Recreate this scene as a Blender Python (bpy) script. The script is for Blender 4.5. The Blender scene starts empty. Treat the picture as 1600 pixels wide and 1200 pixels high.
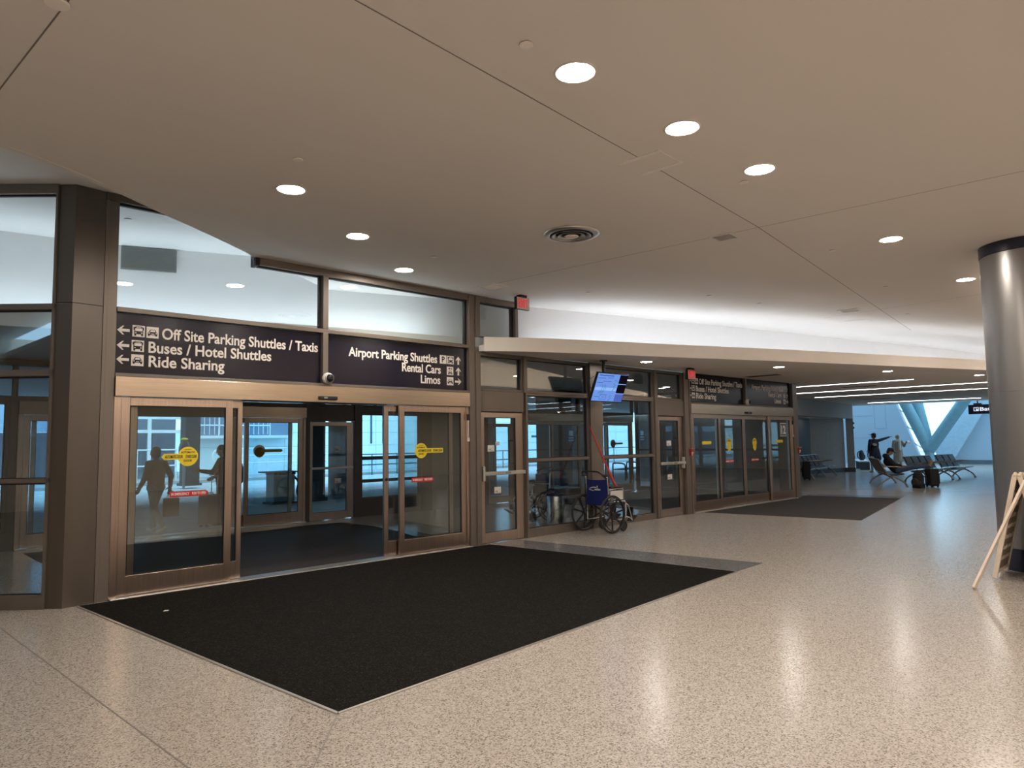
import bpy, bmesh, math, random
from mathutils import Vector, Matrix, Quaternion
from mathutils.geometry import tessellate_polygon
random.seed(7)
sc = bpy.context.scene
COL = sc.collection
PI = math.pi
def V(*a): return Vector(a)

# ------------------------------------------------------------------ camera
# world frame: X runs along the storefront (to the right / away), Y goes out through the doors, Z up
F_PX, PITCH, ROLL, YAW = 1108.9, 0.080329, -0.014596, 0.768253
cam_d = bpy.data.cameras.new('camera')
cam = bpy.data.objects.new('camera', cam_d)
COL.objects.link(cam)
fw = V(math.sin(YAW)*math.cos(PITCH), math.cos(YAW)*math.cos(PITCH), math.sin(PITCH))
r0 = V(math.cos(YAW), -math.sin(YAW), 0.0)
u0 = r0.cross(fw)
rt = math.cos(ROLL)*r0 + math.sin(ROLL)*u0
up = -math.sin(ROLL)*r0 + math.cos(ROLL)*u0
M = Matrix(((rt.x, up.x, -fw.x), (rt.y, up.y, -fw.y), (rt.z, up.z, -fw.z))).to_4x4()
M.translation = V(0.0, -8.794, 1.675)
cam.matrix_world = M
cam_d.sensor_fit = 'HORIZONTAL'
cam_d.sensor_width = 36.0
cam_d.lens = 36.0*F_PX/1600.0
cam_d.clip_start = 0.05
cam_d.clip_end = 400
sc.camera = cam

# ------------------------------------------------------------------ world, colour management
SKY_COL, SKY_STR = (0.46, 0.76, 1.0), 4.2
w = bpy.data.worlds.new('sky')
sc.world = w
w.use_nodes = True
wn = w.node_tree.nodes
wn['Background'].inputs[0].default_value = SKY_COL + (1.0,)
wn['Background'].inputs[1].default_value = SKY_STR
sc.view_settings.view_transform = 'Standard'
sc.view_settings.look = 'None'
sc.view_settings.gamma = 1.0
sc.view_settings.use_curve_mapping = False
sc.view_settings.exposure = 0.0
sc.cycles.use_denoising = True
sc.cycles.max_bounces = 10
sc.cycles.diffuse_bounces = 5
sc.cycles.glossy_bounces = 5
sc.cycles.transparent_max_bounces = 24
sc.cycles.sample_clamp_indirect = 6.0
sc.cycles.caustics_reflective = False
sc.cycles.caustics_refractive = False

# strengths of the lamps the place has
LENS_L = 325.0          # ceiling downlights
LENS_LOW = 150.0         # downlights of the low soffit
COVE_L = 28.0            # cove strips, the added one included
LINE_L = 14.0            # linear lights
WARM = (1.0, 0.90, 0.79)
NEUT = (1.0, 0.94, 0.86)
COOL = (0.80, 0.88, 1.0)

# ------------------------------------------------------------------ materials
def new_mat(name):
    m = bpy.data.materials.new(name); m.use_nodes = True
    return m, m.node_tree.nodes, m.node_tree.links, m.node_tree.nodes['Principled BSDF']
def mat(name, col, rough=0.5, metal=0.0, var=0.06, scale=6.0, spec=0.5, bump=0.0, bscale=40.0, stretch=None, coat=0.0):
    m, n, l, p = new_mat(name)
    p.inputs['Roughness'].default_value = rough
    p.inputs['Metallic'].default_value = metal
    p.inputs['Specular IOR Level'].default_value = spec
    if coat: p.inputs['Coat Weight'].default_value = coat
    tc = n.new('ShaderNodeTexCoord'); mp = n.new('ShaderNodeMapping')
    l.new(tc.outputs['Object'], mp.inputs[0])
    if stretch: mp.inputs['Scale'].default_value = stretch
    nz = n.new('ShaderNodeTexNoise'); nz.inputs['Scale'].default_value = scale; nz.inputs['Detail'].default_value = 3
    l.new(mp.outputs[0], nz.inputs['Vector'])
    rp = n.new('ShaderNodeValToRGB')
    a = [max(0.0, c*(1-var)) for c in col]; b = [min(1.0, c*(1+var)) for c in col]
    rp.color_ramp.elements[0].position = 0.3; rp.color_ramp.elements[1].position = 0.7
    rp.color_ramp.elements[0].color = a + [1]; rp.color_ramp.elements[1].color = b + [1]
    l.new(nz.outputs['Fac'], rp.inputs[0]); l.new(rp.outputs[0], p.inputs['Base Color'])
    if bump:
        n2 = n.new('ShaderNodeTexNoise'); n2.inputs['Scale'].default_value = bscale; n2.inputs['Detail'].default_value = 4
        l.new(mp.outputs[0], n2.inputs['Vector'])
        bp = n.new('ShaderNodeBump'); bp.inputs['Strength'].default_value = bump; bp.inputs['Distance'].default_value = 0.004
        l.new(n2.outputs['Fac'], bp.inputs['Height']); l.new(bp.outputs[0], p.inputs['Normal'])
    return m
def emit(name, col, s):
    m = bpy.data.materials.new(name); m.use_nodes = True
    n, l = m.node_tree.nodes, m.node_tree.links
    n.clear()
    e = n.new('ShaderNodeEmission'); e.inputs[0].default_value = tuple(col)+(1,); e.inputs[1].default_value = s
    o = n.new('ShaderNodeOutputMaterial'); l.new(e.outputs[0], o.inputs[0])
    return m
def glass_mat(name, tint, refl=0.85, base=0.085, rough=0.0):
    m = bpy.data.materials.new(name); m.use_nodes = True
    n, l = m.node_tree.nodes, m.node_tree.links
    n.clear()
    t = n.new('ShaderNodeBsdfTransparent'); t.inputs[0].default_value = tuple(tint)+(1,)
    g = n.new('ShaderNodeBsdfGlossy'); g.inputs['Roughness'].default_value = rough; g.inputs[0].default_value = (0.95, 0.97, 1, 1)
    lw = n.new('ShaderNodeLayerWeight'); lw.inputs[0].default_value = 0.5
    pw = n.new('ShaderNodeMath'); pw.operation = 'POWER'; pw.inputs[1].default_value = 4.0
    ml = n.new('ShaderNodeMath'); ml.operation = 'MULTIPLY_ADD'; ml.inputs[1].default_value = refl; ml.inputs[2].default_value = base
    l.new(lw.outputs['Facing'], pw.inputs[0]); l.new(pw.outputs[0], ml.inputs[0])
    mx = n.new('ShaderNodeMixShader'); l.new(ml.outputs[0], mx.inputs[0]); l.new(t.outputs[0], mx.inputs[1]); l.new(g.outputs[0], mx.inputs[2])
    o = n.new('ShaderNodeOutputMaterial'); l.new(mx.outputs[0], o.inputs[0])
    return m
def speckle(name, cols, scale, rough, spec=0.5, bump=0.0):
    m, n, l, p = new_mat(name)
    tc = n.new('ShaderNodeTexCoord')
    vo = n.new('ShaderNodeTexVoronoi'); vo.inputs['Scale'].default_value = scale
    l.new(tc.outputs['Object'], vo.inputs['Vector'])
    sp = n.new('ShaderNodeSeparateColor'); l.new(vo.outputs['Color'], sp.inputs[0])
    rp = n.new('ShaderNodeValToRGB'); rp.color_ramp.interpolation = 'CONSTANT'
    e = rp.color_ramp.elements
    while len(e) < len(cols): e.new(0.5)
    for i, (pos, c) in enumerate(cols):
        e[i].position = pos; e[i].color = tuple(c)+(1,)
    l.new(sp.outputs[0], rp.inputs[0])
    nz = n.new('ShaderNodeTexNoise'); nz.inputs['Scale'].default_value = 0.6; nz.inputs['Detail'].default_value = 4
    l.new(tc.outputs['Object'], nz.inputs['Vector'])
    mr = n.new('ShaderNodeMapRange'); mr.inputs['To Min'].default_value = rough*0.96; mr.inputs['To Max'].default_value = rough*1.04
    l.new(nz.outputs['Fac'], mr.inputs[0]); l.new(mr.outputs[0], p.inputs['Roughness'])
    l.new(rp.outputs[0], p.inputs['Base Color'])
    p.inputs['Specular IOR Level'].default_value = spec
    if bump:
        bp = n.new('ShaderNodeBump'); bp.inputs['Strength'].default_value = bump; bp.inputs['Distance'].default_value = 0.003
        l.new(sp.outputs[1], bp.inputs['Height']); l.new(bp.outputs[0], p.inputs['Normal'])
    return m

TERRAZZO = speckle('terrazzo', [(0, (0.19, 0.16, 0.14)), (0.15, (0.33, 0.29, 0.255)), (0.40, (0.44, 0.395, 0.35)), (0.78, (0.52, 0.47, 0.42))], 125, 0.215, 0.36)
TERR_DARK = speckle('dark terrazzo', [(0, (0.09, 0.09, 0.095)), (0.3, (0.14, 0.14, 0.145)), (0.7, (0.20, 0.195, 0.19))], 125, 0.23)
CARPET = speckle('mat carpet', [(0, (0.006, 0.0055, 0.005)), (0.25, (0.010, 0.009, 0.008)), (0.6, (0.015, 0.0135, 0.012)), (0.93, (0.030, 0.027, 0.024))], 110, 0.95, 0.05, 0.5)
CARPET2 = speckle('vestibule carpet', [(0, (0.028, 0.022, 0.020)), (0.5, (0.040, 0.032, 0.029))], 60, 0.6, 0.3)
PAINT = mat('ceiling paint', (0.78, 0.74, 0.70), 0.85, var=0.015, scale=0.5, spec=0.2)
WHITE = mat('white wall paint', (0.82, 0.81, 0.80), 0.8, var=0.01, spec=0.2)
FASCIA = mat('beige fascia paint', (0.88, 0.83, 0.78), 0.8, var=0.015, spec=0.2)
SOFFIT = mat('soffit paint', (0.74, 0.70, 0.66), 0.85, var=0.02, scale=0.8, spec=0.2)
TAN = mat('tan hall wall', (0.80, 0.70, 0.58), 0.7, var=0.03, scale=0.7)
BRONZE = mat('bronze anodised frame', (0.165, 0.138, 0.116), 0.42, 0.35, var=0.05, stretch=(1, 1, 0.1))
BRONZE_D = mat('dark bronze panel', (0.105, 0.086, 0.071), 0.38, 0.35, var=0.06, stretch=(1, 1, 0.15))
BLACKG = mat('black gasket', (0.01, 0.01, 0.01), 0.6)
STEEL = mat('brushed stainless door', (0.50, 0.40, 0.335), 0.28, 1.0, var=0.10, scale=8, stretch=(6, 6, 0.3), bump=0.05, bscale=30)
STEEL_H = mat('brushed stainless header', (0.49, 0.405, 0.325), 0.24, 1.0, var=0.08, scale=8, stretch=(0.3, 1, 8))
ALU = mat('satin aluminium', (0.62, 0.60, 0.57), 0.35, 0.9)
CHROME = mat('polished chrome', (0.75, 0.75, 0.76), 0.12, 1.0)
COLMET = mat('satin column cladding', (0.30, 0.29, 0.285), 0.34, 0.75, var=0.04, scale=3, stretch=(1, 1, 0.1))
NAVY = mat('navy column band', (0.010, 0.012, 0.035), 0.35)
SIGN = mat('navy black sign face', (0.010, 0.008, 0.018), 0.20, var=0.1, spec=0.25)
LETTER = mat('white vinyl lettering', (0.78, 0.73, 0.68), 0.6, var=0.02)
GLASS = glass_mat('clear storefront glass', (0.90, 0.94, 0.95))
GLASS_T = glass_mat('grey tinted door glass', (0.85, 0.88, 0.87))
GLASS_F = glass_mat('outer door glass', (0.80, 0.90, 0.93))
BLACK = mat('black plastic', (0.012, 0.012, 0.012), 0.4)
RUBBER = mat('black rubber', (0.018, 0.018, 0.018), 0.7)
YELLOW = mat('yellow vinyl sticker', (0.72, 0.56, 0.02), 0.5)
RED = mat('red vinyl sticker', (0.45, 0.02, 0.025), 0.5)
REDP = mat('red painted metal', (0.42, 0.015, 0.02), 0.35)
PAPER = mat('white paper', (0.75, 0.72, 0.68), 0.7)
WHITEP = mat('white plastic', (0.72, 0.70, 0.66), 0.45)
GREYP = mat('grey plastic', (0.28, 0.27, 0.26), 0.5)
DARKV = mat('dark grille', (0.035, 0.032, 0.03), 0.6)
BLUEFAB = mat('navy blue vinyl', (0.006, 0.010, 0.10), 0.45, bump=0.15, bscale=25)
CREAM = mat('cream plastic frame', (0.74, 0.63, 0.52), 0.45)
SEATM = mat('maroon seat vinyl', (0.045, 0.014, 0.018), 0.6, spec=0.25)
SEATG = mat('slate seat vinyl', (0.020, 0.022, 0.03), 0.4)
ASPH = mat('pale concrete roadway', (0.50, 0.52, 0.54), 0.8, var=0.18, scale=0.5, stretch=(0.25, 2.5, 1))
WALK = mat('sidewalk concrete', (0.42, 0.43, 0.44), 0.8, var=0.1, scale=1.5)
FACADE = mat('pale facade panel', (0.72, 0.86, 0.90), 0.6, var=0.03, scale=0.4)
FACGREY = mat('grey facade', (0.20, 0.24, 0.30), 0.6, var=0.1)
WHITEM = mat('white painted steel', (0.85, 0.88, 0.90), 0.4)
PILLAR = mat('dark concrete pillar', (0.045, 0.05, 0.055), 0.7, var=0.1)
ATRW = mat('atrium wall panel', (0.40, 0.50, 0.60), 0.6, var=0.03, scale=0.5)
TEALST = mat('teal painted steel', (0.16, 0.30, 0.36), 0.35)
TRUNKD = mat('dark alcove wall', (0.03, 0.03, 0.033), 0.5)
GREYW = mat('grey alcove wall', (0.26, 0.25, 0.245), 0.7)

# ------------------------------------------------------------------ mesh builder
class MB:
    def __init__(s): s.v = []; s.f = []; s.m = []; s.i = 0
    def add(s, vs, fs):
        o = len(s.v); s.v += [tuple(x) for x in vs]
        for f in fs: s.f.append([o+k for k in f]); s.m.append(s.i)
        return s
    def box(s, x0, x1, y0, y1, z0, z1):
        vs = [(x, y, z) for z in (z0, z1) for y in (y0, y1) for x in (x0, x1)]
        return s.add(vs, [(0, 2, 3, 1), (4, 5, 7, 6), (0, 1, 5, 4), (2, 6, 7, 3), (0, 4, 6, 2), (1, 3, 7, 5)])
    def obox(s, c, size, R):
        c = Vector(c); hx, hy, hz = [k/2 for k in size]
        vs = [c + R @ V(x, y, z) for z in (-hz, hz) for y in (-hy, hy) for x in (-hx, hx)]
        return s.add(vs, [(0, 2, 3, 1), (4, 5, 7, 6), (0, 1, 5, 4), (2, 6, 7, 3), (0, 4, 6, 2), (1, 3, 7, 5)])
    def bar(s, a, b, wd, th, upv=(0, 0, 1)):
        a, b = Vector(a), Vector(b); z = (b-a); L = z.length; z.normalize()
        u = Vector(upv)
        if abs(u.dot(z)) > 0.98: u = V(1, 0, 0)
        x = u.cross(z).normalized(); y = z.cross(x)
        R = Matrix((x, y, z)).transposed()
        return s.obox((a+b)/2, (wd, th, L), R)
    def tube(s, pts, r, seg=10, caps=True, closed=False):
        pts = [Vector(p) for p in pts]; n = len(pts)
        rs = r if isinstance(r, (list, tuple)) else [r]*n
        t0 = (pts[1]-pts[0]).normalized()
        nrm = t0.orthogonal().normalized()
        rings = []; pt = t0
        for i in range(n):
            if closed: t = (pts[(i+1) % n]-pts[i-1]).normalized()
            elif i == 0: t = t0
            elif i == n-1: t = (pts[-1]-pts[-2]).normalized()
            else: t = ((pts[i+1]-pts[i]).normalized()+(pts[i]-pts[i-1]).normalized()).normalized()
            q = pt.rotation_difference(t); nrm = q @ nrm; nrm = (nrm - t*nrm.dot(t)).normalized(); pt = t
            b = t.cross(nrm)
            rings.append([pts[i] + rs[i]*(math.cos(2*PI*k/seg)*nrm + math.sin(2*PI*k/seg)*b) for k in range(seg)])
        vs = [p for g in rings for p in g]; fs = []
        m = n if closed else n-1
        for i in range(m):
            a, c = i*seg, ((i+1) % n)*seg
            for k in range(seg): fs.append((a+k, a+(k+1) % seg, c+(k+1) % seg, c+k))
        if caps and not closed:
            fs.append(tuple(range(seg-1, -1, -1))); fs.append(tuple((n-1)*seg+k for k in range(seg)))
        return s.add(vs, fs)
    def lathe(s, prof, c=(0, 0, 0), seg=32, axis='Z', R=None):
        c = Vector(c); vs = []; fs = []; n = len(prof)
        for k in range(seg):
            a = 2*PI*k/seg
            for (r, z) in prof:
                p = V(r*math.cos(a), r*math.sin(a), z)
                if axis == 'Y': p = V(p.x, p.z, p.y)
                if axis == 'X': p = V(p.z, p.x, p.y)
                if R is not None: p = R @ p
                vs.append(c+p)
        for k in range(seg):
            a, b = k*n, ((k+1) % seg)*n
            for i in range(n-1): fs.append((a+i, b+i, b+i+1, a+i+1))
        return s.add(vs, fs)
    def ell(s, c, rad, seg=16, rings=10, R=None):
        c = Vector(c); vs = []; fs = []
        for i in range(rings+1):
            th = PI*i/rings
            for k in range(seg):
                ph = 2*PI*k/seg
                p = V(rad[0]*math.sin(th)*math.cos(ph), rad[1]*math.sin(th)*math.sin(ph), rad[2]*math.cos(th))
                if R is not None: p = R @ p
                vs.append(c+p)
        for i in range(rings):
            for k in range(seg):
                a = i*seg+k; b = i*seg+(k+1) % seg
                fs.append((a, a+seg, b+seg, b))
        return s.add(vs, fs)
    def limb(s, a, b, ra, rb, seg=12):
        a, b = Vector(a), Vector(b)
        d = (b-a); L = d.length; d.normalize()
        pts, rs = [], []
        for k in range(4):
            t = (k/4)*PI/2; pts.append(a-d*ra*math.cos(t)); rs.append(max(1e-4, ra*math.sin(t)))
        pts.append(a); rs.append(ra); pts.append(b); rs.append(rb)
        for k in range(1, 5):
            t = (k/4)*PI/2; pts.append(b+d*rb*math.sin(t)); rs.append(max(1e-4, rb*math.cos(t)))
        return s.tube(pts, rs, seg)
    def poly(s, pts, z0, z1):
        pts = [Vector((p[0], p[1], 0)) for p in pts]; n = len(pts)
        tri = tessellate_polygon([pts])
        vs = [(p.x, p.y, z0) for p in pts]+[(p.x, p.y, z1) for p in pts]
        fs = [tuple(t) for t in tri]+[tuple(k+n for k in t) for t in tri]
        for k in range(n): j = (k+1) % n; fs.append((k, j, n+j, n+k))
        return s.add(vs, fs)
    def polyY(s, pts, y0, y1):      # outline in X,Z extruded along Y
        q = [Vector((p[0], p[1], 0)) for p in pts]; n = len(q)
        tri = tessellate_polygon([q])
        vs = [(p.x, y0, p.y) for p in q]+[(p.x, y1, p.y) for p in q]
        fs = [tuple(t) for t in tri]+[tuple(k+n for k in t) for t in tri]
        for k in range(n): j = (k+1) % n; fs.append((k, j, n+j, n+k))
        return s.add(vs, fs)
    def disc(s, cx, cz, r, y0, y1, seg=32):
        return s.polyY([(cx+r*math.cos(2*PI*k/seg), cz+r*math.sin(2*PI*k/seg)) for k in range(seg)], y0, y1)
    def ribbon(s, pts, z0, z1, th):
        P = [Vector((p[0], p[1], 0)) for p in pts]; n = len(P); L = []; Rr = []
        for i in range(n):
            t = (P[min(i+1, n-1)]-P[max(i-1, 0)]).normalized(); nn = V(-t.y, t.x, 0)
            L.append(P[i]); Rr.append(P[i]+nn*th)
        out = L+Rr[::-1]
        vs = []; fs = []
        for i in range(n): vs += [(L[i].x, L[i].y, z0), (L[i].x, L[i].y, z1), (Rr[i].x, Rr[i].y, z1), (Rr[i].x, Rr[i].y, z0)]
        for i in range(n-1):
            a, b = 4*i, 4*(i+1)
            for k in range(4): fs.append((a+k, b+k, b+(k+1) % 4, a+(k+1) % 4))
        fs += [(0, 1, 2, 3), (4*n-4, 4*n-1, 4*n-2, 4*n-3)]
        return s.add(vs, fs)
    def xform(s, Mx): s.v = [tuple(Mx @ Vector(p)) for p in s.v]; return s
    def build(s, name, mats, parent=None, smooth=False, bevel=0.0, world=False, recalc=True, remesh=0.0, subsurf=0):
        me = bpy.data.meshes.new(name)
        vs = s.v
        if world and parent is not None:
            inv = (Matrix.Translation(parent.location) @ parent.rotation_euler.to_matrix().to_4x4()).inverted()
            vs = [tuple(inv @ Vector(p)) for p in vs]
        me.from_pydata(vs, [], s.f)
        if not isinstance(mats, (list, tuple)): mats = [mats]
        for m in mats: me.materials.append(m)
        if len(mats) > 1:
            for p, k in zip(me.polygons, s.m): p.material_index = k
        if recalc:
            bm = bmesh.new(); bm.from_mesh(me); bmesh.ops.recalc_face_normals(bm, faces=bm.faces[:]); bm.to_mesh(me); bm.free()
        o = bpy.data.objects.new(name, me); COL.objects.link(o)
        if remesh or subsurf:
            if remesh:
                md = o.modifiers.new('r', 'REMESH'); md.mode = 'VOXEL'; md.voxel_size = remesh
                sm = o.modifiers.new('s', 'SMOOTH'); sm.factor = 0.5; sm.iterations = 4
            dg = bpy.context.evaluated_depsgraph_get(); dg.update()
            me2 = bpy.data.meshes.new_from_object(o.evaluated_get(dg))
            o.modifiers.clear(); o.data = me2; me2.name = name; me = me2
        if smooth:
            for p in me.polygons: p.use_smooth = True
            if smooth == 'auto':
                me.set_sharp_from_angle(angle=math.radians(40))
        if bevel:
            md = o.modifiers.new('b', 'BEVEL'); md.width = bevel; md.segments = 2; md.limit_method = 'ANGLE'
        if parent is not None: o.parent = parent
        return o

def tag(o, label=None, cat=None, group=None, kind=None):
    if label: o['label'] = label
    if cat: o['category'] = cat
    if group: o['group'] = group
    if kind: o['kind'] = kind
    return o
def thing(name, label, cat, loc=(0, 0, 0), rz=0.0, group=None, kind=None):
    o = bpy.data.objects.new(name, None); COL.objects.link(o)
    o.location = loc; o.rotation_euler = (0, 0, rz); o.empty_display_size = 0.2
    return tag(o, label, cat, group, kind)
def struct(name, label, cat, mb, m, **k):
    return tag(mb.build(name, m, **k), label, cat, None, 'structure')
def dup(root, loc, rz, label, group=None):
    r = root.copy(); COL.objects.link(r); r.location = loc; r.rotation_euler = (0, 0, rz)
    r['label'] = label
    if group: r['group'] = group
    for ch in list(root.children):
        c = ch.copy(); COL.objects.link(c); c.parent = r
        for g in list(ch.children):
            d = g.copy(); COL.objects.link(d); d.parent = c
    return r
def crom(pts, n=6):
    P = [Vector(p) for p in pts]; out = []
    for i in range(len(P)-1):
        a = P[max(i-1, 0)]; b = P[i]; c = P[i+1]; d = P[min(i+2, len(P)-1)]
        for k in range(n):
            t = k/n
            out.append(0.5*((2*b)+(c-a)*t+(2*a-5*b+4*c-d)*t*t+(3*b-a-3*c+d)*t**3))
    out.append(P[-1]); return out
_txt = {}
def text_raw(body, bold):
    cu = bpy.data.curves.new('t', 'FONT'); cu.body = body; cu.size = 1.0; cu.extrude = 0.5; cu.offset = bold; cu.resolution_u = 4
    ob = bpy.data.objects.new('t', cu); COL.objects.link(ob)
    dg = bpy.context.evaluated_depsgraph_get(); dg.update()
    me = bpy.data.meshes.new_from_object(ob.evaluated_get(dg))
    vs = [v.co.copy() for v in me.vertices]; fs = [tuple(p.vertices) for p in me.polygons]
    bpy.data.objects.remove(ob); bpy.data.curves.remove(cu); bpy.data.meshes.remove(me)
    return vs, fs
def cap_h():
    if 'h' not in _txt:
        vs, _ = text_raw('H', 0.0); _txt['h'] = max(v.y for v in vs)-min(v.y for v in vs)
    return _txt['h']
def text(mb, body, x0, x1, zb, ch, y0, y1, bold=0.012, flip=False):
    """letters in the X-Z plane read from -Y, fitted to x0..x1, baseline zb, capital height ch"""
    vs, fs = text_raw(body, bold)
    a = min(v.x for v in vs); b = max(v.x for v in vs)
    k = ch/cap_h(); sx = (x1-x0)/(b-a)
    out = []
    for v in vs:
        tx = (v.x-a)*sx
        X = x1-tx if flip else x0+tx
        out.append((X, y0 if v.z > 0 else y1, zb+v.y*k))
    mb.add(out, fs)

# ------------------------------------------------------------------ plan curves
EDGE = crom([(0.0, -2.2, 0), (0.9, -2.02, 0), (1.37, -1.82, 0), (1.93, -1.48, 0), (2.5, -1.08, 0), (3.07, -0.70, 0), (3.75, -0.20, 0), (3.95, -0.02, 0), (4.60, 0.36, 0), (5.25, 0.83, 0), (5.65, 1.13, 0)], 4)
BULK_R = crom([(5.65, 1.13, 0), (6.88, 0.75, 0), (7.84, 0.46, 0), (8.6, 0.25, 0), (9.4, 0.06, 0), (10.12, -0.10, 0), (11.66, -0.45, 0), (13.4, -0.86, 0), (15.38, -1.31, 0), (17.77, -1.82, 0), (20.44, -2.40, 0), (25.1, -3.34, 0), (36.0, -5.6, 0)], 4)
BULK_L = crom([(-2.5, 2.75, 0), (0.0, 2.68, 0), (2.25, 2.39, 0), (2.87, 2.25, 0), (3.54, 2.0, 0), (4.58, 1.6, 0), (5.65, 1.13, 0)], 4)
FASC_OUT = crom([(7.76, -0.12, 0), (8.6, -0.60, 0), (9.8, -1.08, 0), (10.95, -1.50, 0), (12.3, -2.04, 0), (13.75, -2.61, 0), (15.8, -3.34, 0), (17.5, -3.95, 0), (19.3, -4.6, 0), (25, -6.7, 0), (36.0, -10.6, 0)], 4)
FASC_IN = crom([(-2.5, 2.0, 0), (0.0, 1.9, 0), (2.0, 1.5, 0), (3.53, 1.02, 0), (4.26, 0.78, 0), (5.14, 0.58, 0), (6.3, 0.36, 0), (7.46, 0.17, 0)], 4)
REAR = crom([(36.0, -9.6, 0), (25, -8.7, 0), (19, -8.1, 0), (15, -8.1, 0), (12, -9.1, 0), (9, -10.8, 0), (5, -12.3, 0), (-2, -13.0, 0), (-12, -13.0, 0)], 4)
ZC, ZR, ZS = 4.10, 4.55, 3.17

# ------------------------------------------------------------------ floor
fl = struct('floor', 'speckled beige terrazzo floor running through the whole hall', 'floor', MB().poly([(-14, -26), (52, -26), (52, 16), (37, 16), (37, 5.6), (-14, 5.6)], -0.12, 0.0), TERRAZZO)
def joint(mb, a, b, wd=0.009, z=0.001):
    a = Vector((a[0], a[1], 0)); b = Vector((b[0], b[1], 0)); t = (b-a).normalized(); n = V(-t.y, t.x, 0)*wd/2
    mb.add([(a-n)+V(0, 0, z), (b-n)+V(0, 0, z), (b+n)+V(0, 0, z), (a+n)+V(0, 0, z)], [(0, 1, 2, 3)])
jm = MB()
for a, b in [((1.19, 1.0), (1.62, -9.0)), ((2.37, -4.74), (-1.2, -9.0)), ((11.7, 0.0), (12.5, -5.6))]:
    joint(jm, a, b)
jm.build('divider_strip', mat('zinc strip', (0.20, 0.18, 0.16), 0.5), fl)

# mats and dark strip
t = thing('entrance_mat', 'big near black carpet mat before the open sliding doors', 'mat', (5, -2.4, 0))
A0, A1, A2, A3 = (1.99, -0.08), (2.37, -4.74), (8.30, -4.22), (7.88, -0.08)
MB().poly([A0, A1, A2, A3], 0.0, 0.006).build('carpet', CARPET, t, world=True)
eb = MB()
for a, b in ((A0, A1), (A1, A2), (A2, A3)): eb.bar((a[0], a[1], 0.004), (b[0], b[1], 0.004), 0.022, 0.009)
eb.build('edging', ALU, t, world=True)
tag(MB().poly([(8.325, -4.20), (9.10, -4.16), (8.57, -0.03), (7.91, -0.03)], 0.0, 0.0015).build('terrazzo_strip', TERR_DARK), 'dark grey terrazzo strip beside the big mat', 'floor strip')
t = thing('entrance_mat', 'smaller brown black carpet mat before the far closed doors numbered 12', 'mat', (17.5, -1.5, 0))
B0, B1, B2, B3 = (14.45, -0.08), (14.94, -3.30), (20.69, -2.22), (20.2, 0.15)
MB().poly([B0, B1, B2, B3], 0.0, 0.006).build('carpet', mat('brown black carpet', (0.030, 0.024, 0.022), 0.9, bump=0.3, bscale=200), t, world=True)
tag(MB().poly([(20.72, -2.2), (21.40, -2.10), (20.9, 0.3), (20.24, 0.15)], 0.0, 0.0015).build('terrazzo_strip', TERR_DARK), 'thin dark terrazzo strip beyond the far mat', 'floor strip')
# little white scrap on the mat
tag(MB().poly([(2.54, -1.03), (2.58, -1.05), (2.60, -1.02), (2.57, -0.99)], 0.006, 0.010).build('paper_scrap', PAPER), 'tiny white paper scrap lying on the big mat', 'litter')

# ------------------------------------------------------------------ ceilings
mainpoly = [(p.x, p.y) for p in EDGE] + [(p.x, p.y) for p in BULK_R[1:]] + [(p.x, p.y) for p in REAR] + [(-12, -2.5)]
ce = struct('ceiling', 'flat warm beige main ceiling over the hall', 'ceiling', MB().poly(mainpoly, ZC, ZC+0.12), PAINT)
jm = MB()
for a, b in [((1.98, -5.55), (4.96, -5.29)), ((4.96, -5.29), (7.66, -5.01)), ((7.66, -5.01), (17.97, -3.51)), ((7.30, -0.6), (7.66, -5.01)), ((7.66, -5.01), (8.0, -9.0)), ((0.95, -6.0), (0.74, -3.07)), ((0.74, -3.07), (0.66, -2.2)), ((14.62, -2.9), (14.1, -7.5))]:
    joint(jm, a, b, 0.010, ZC-0.0012)
jm.build('control_joint', mat('joint shadow bead', (0.22, 0.195, 0.175), 0.8), ce)
struct('trim_1', 'curved edge of the main ceiling beside the raised cove', 'ceiling trim', MB().ribbon(EDGE, ZC-0.002, ZR, 0.06), PAINT)
raised = [(p.x, p.y) for p in EDGE][::-1] + [(-12, -2.5), (-12, 3.4)] + [(p.x, p.y) for p in BULK_L[:-1]]
MBr = MB().poly([(-12, 3.2)]+[(p.x, p.y+0.06) for p in BULK_L]+[(p.x, p.y-0.03) for p in EDGE[::-1]]+[(-12, -2.6)], ZR, ZR+0.1)
struct('ceiling_raised', 'raised white ceiling seen behind the high glass', 'ceiling', MBr, WHITE)
struct('wall_cove', 'bright curved cove wall above the soffit, right of the exit sign', 'wall', MB().ribbon([p for p in BULK_R if True], 3.30, ZC+0.10, 0.08), WHITE, smooth='auto')
lb = struct('wall_cove_vestibule', 'pale curved cove wall seen through the high glass', 'wall', MB().ribbon(BULK_L, 3.30, ZR+0.08, 0.08), WHITE, smooth='auto')
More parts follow.
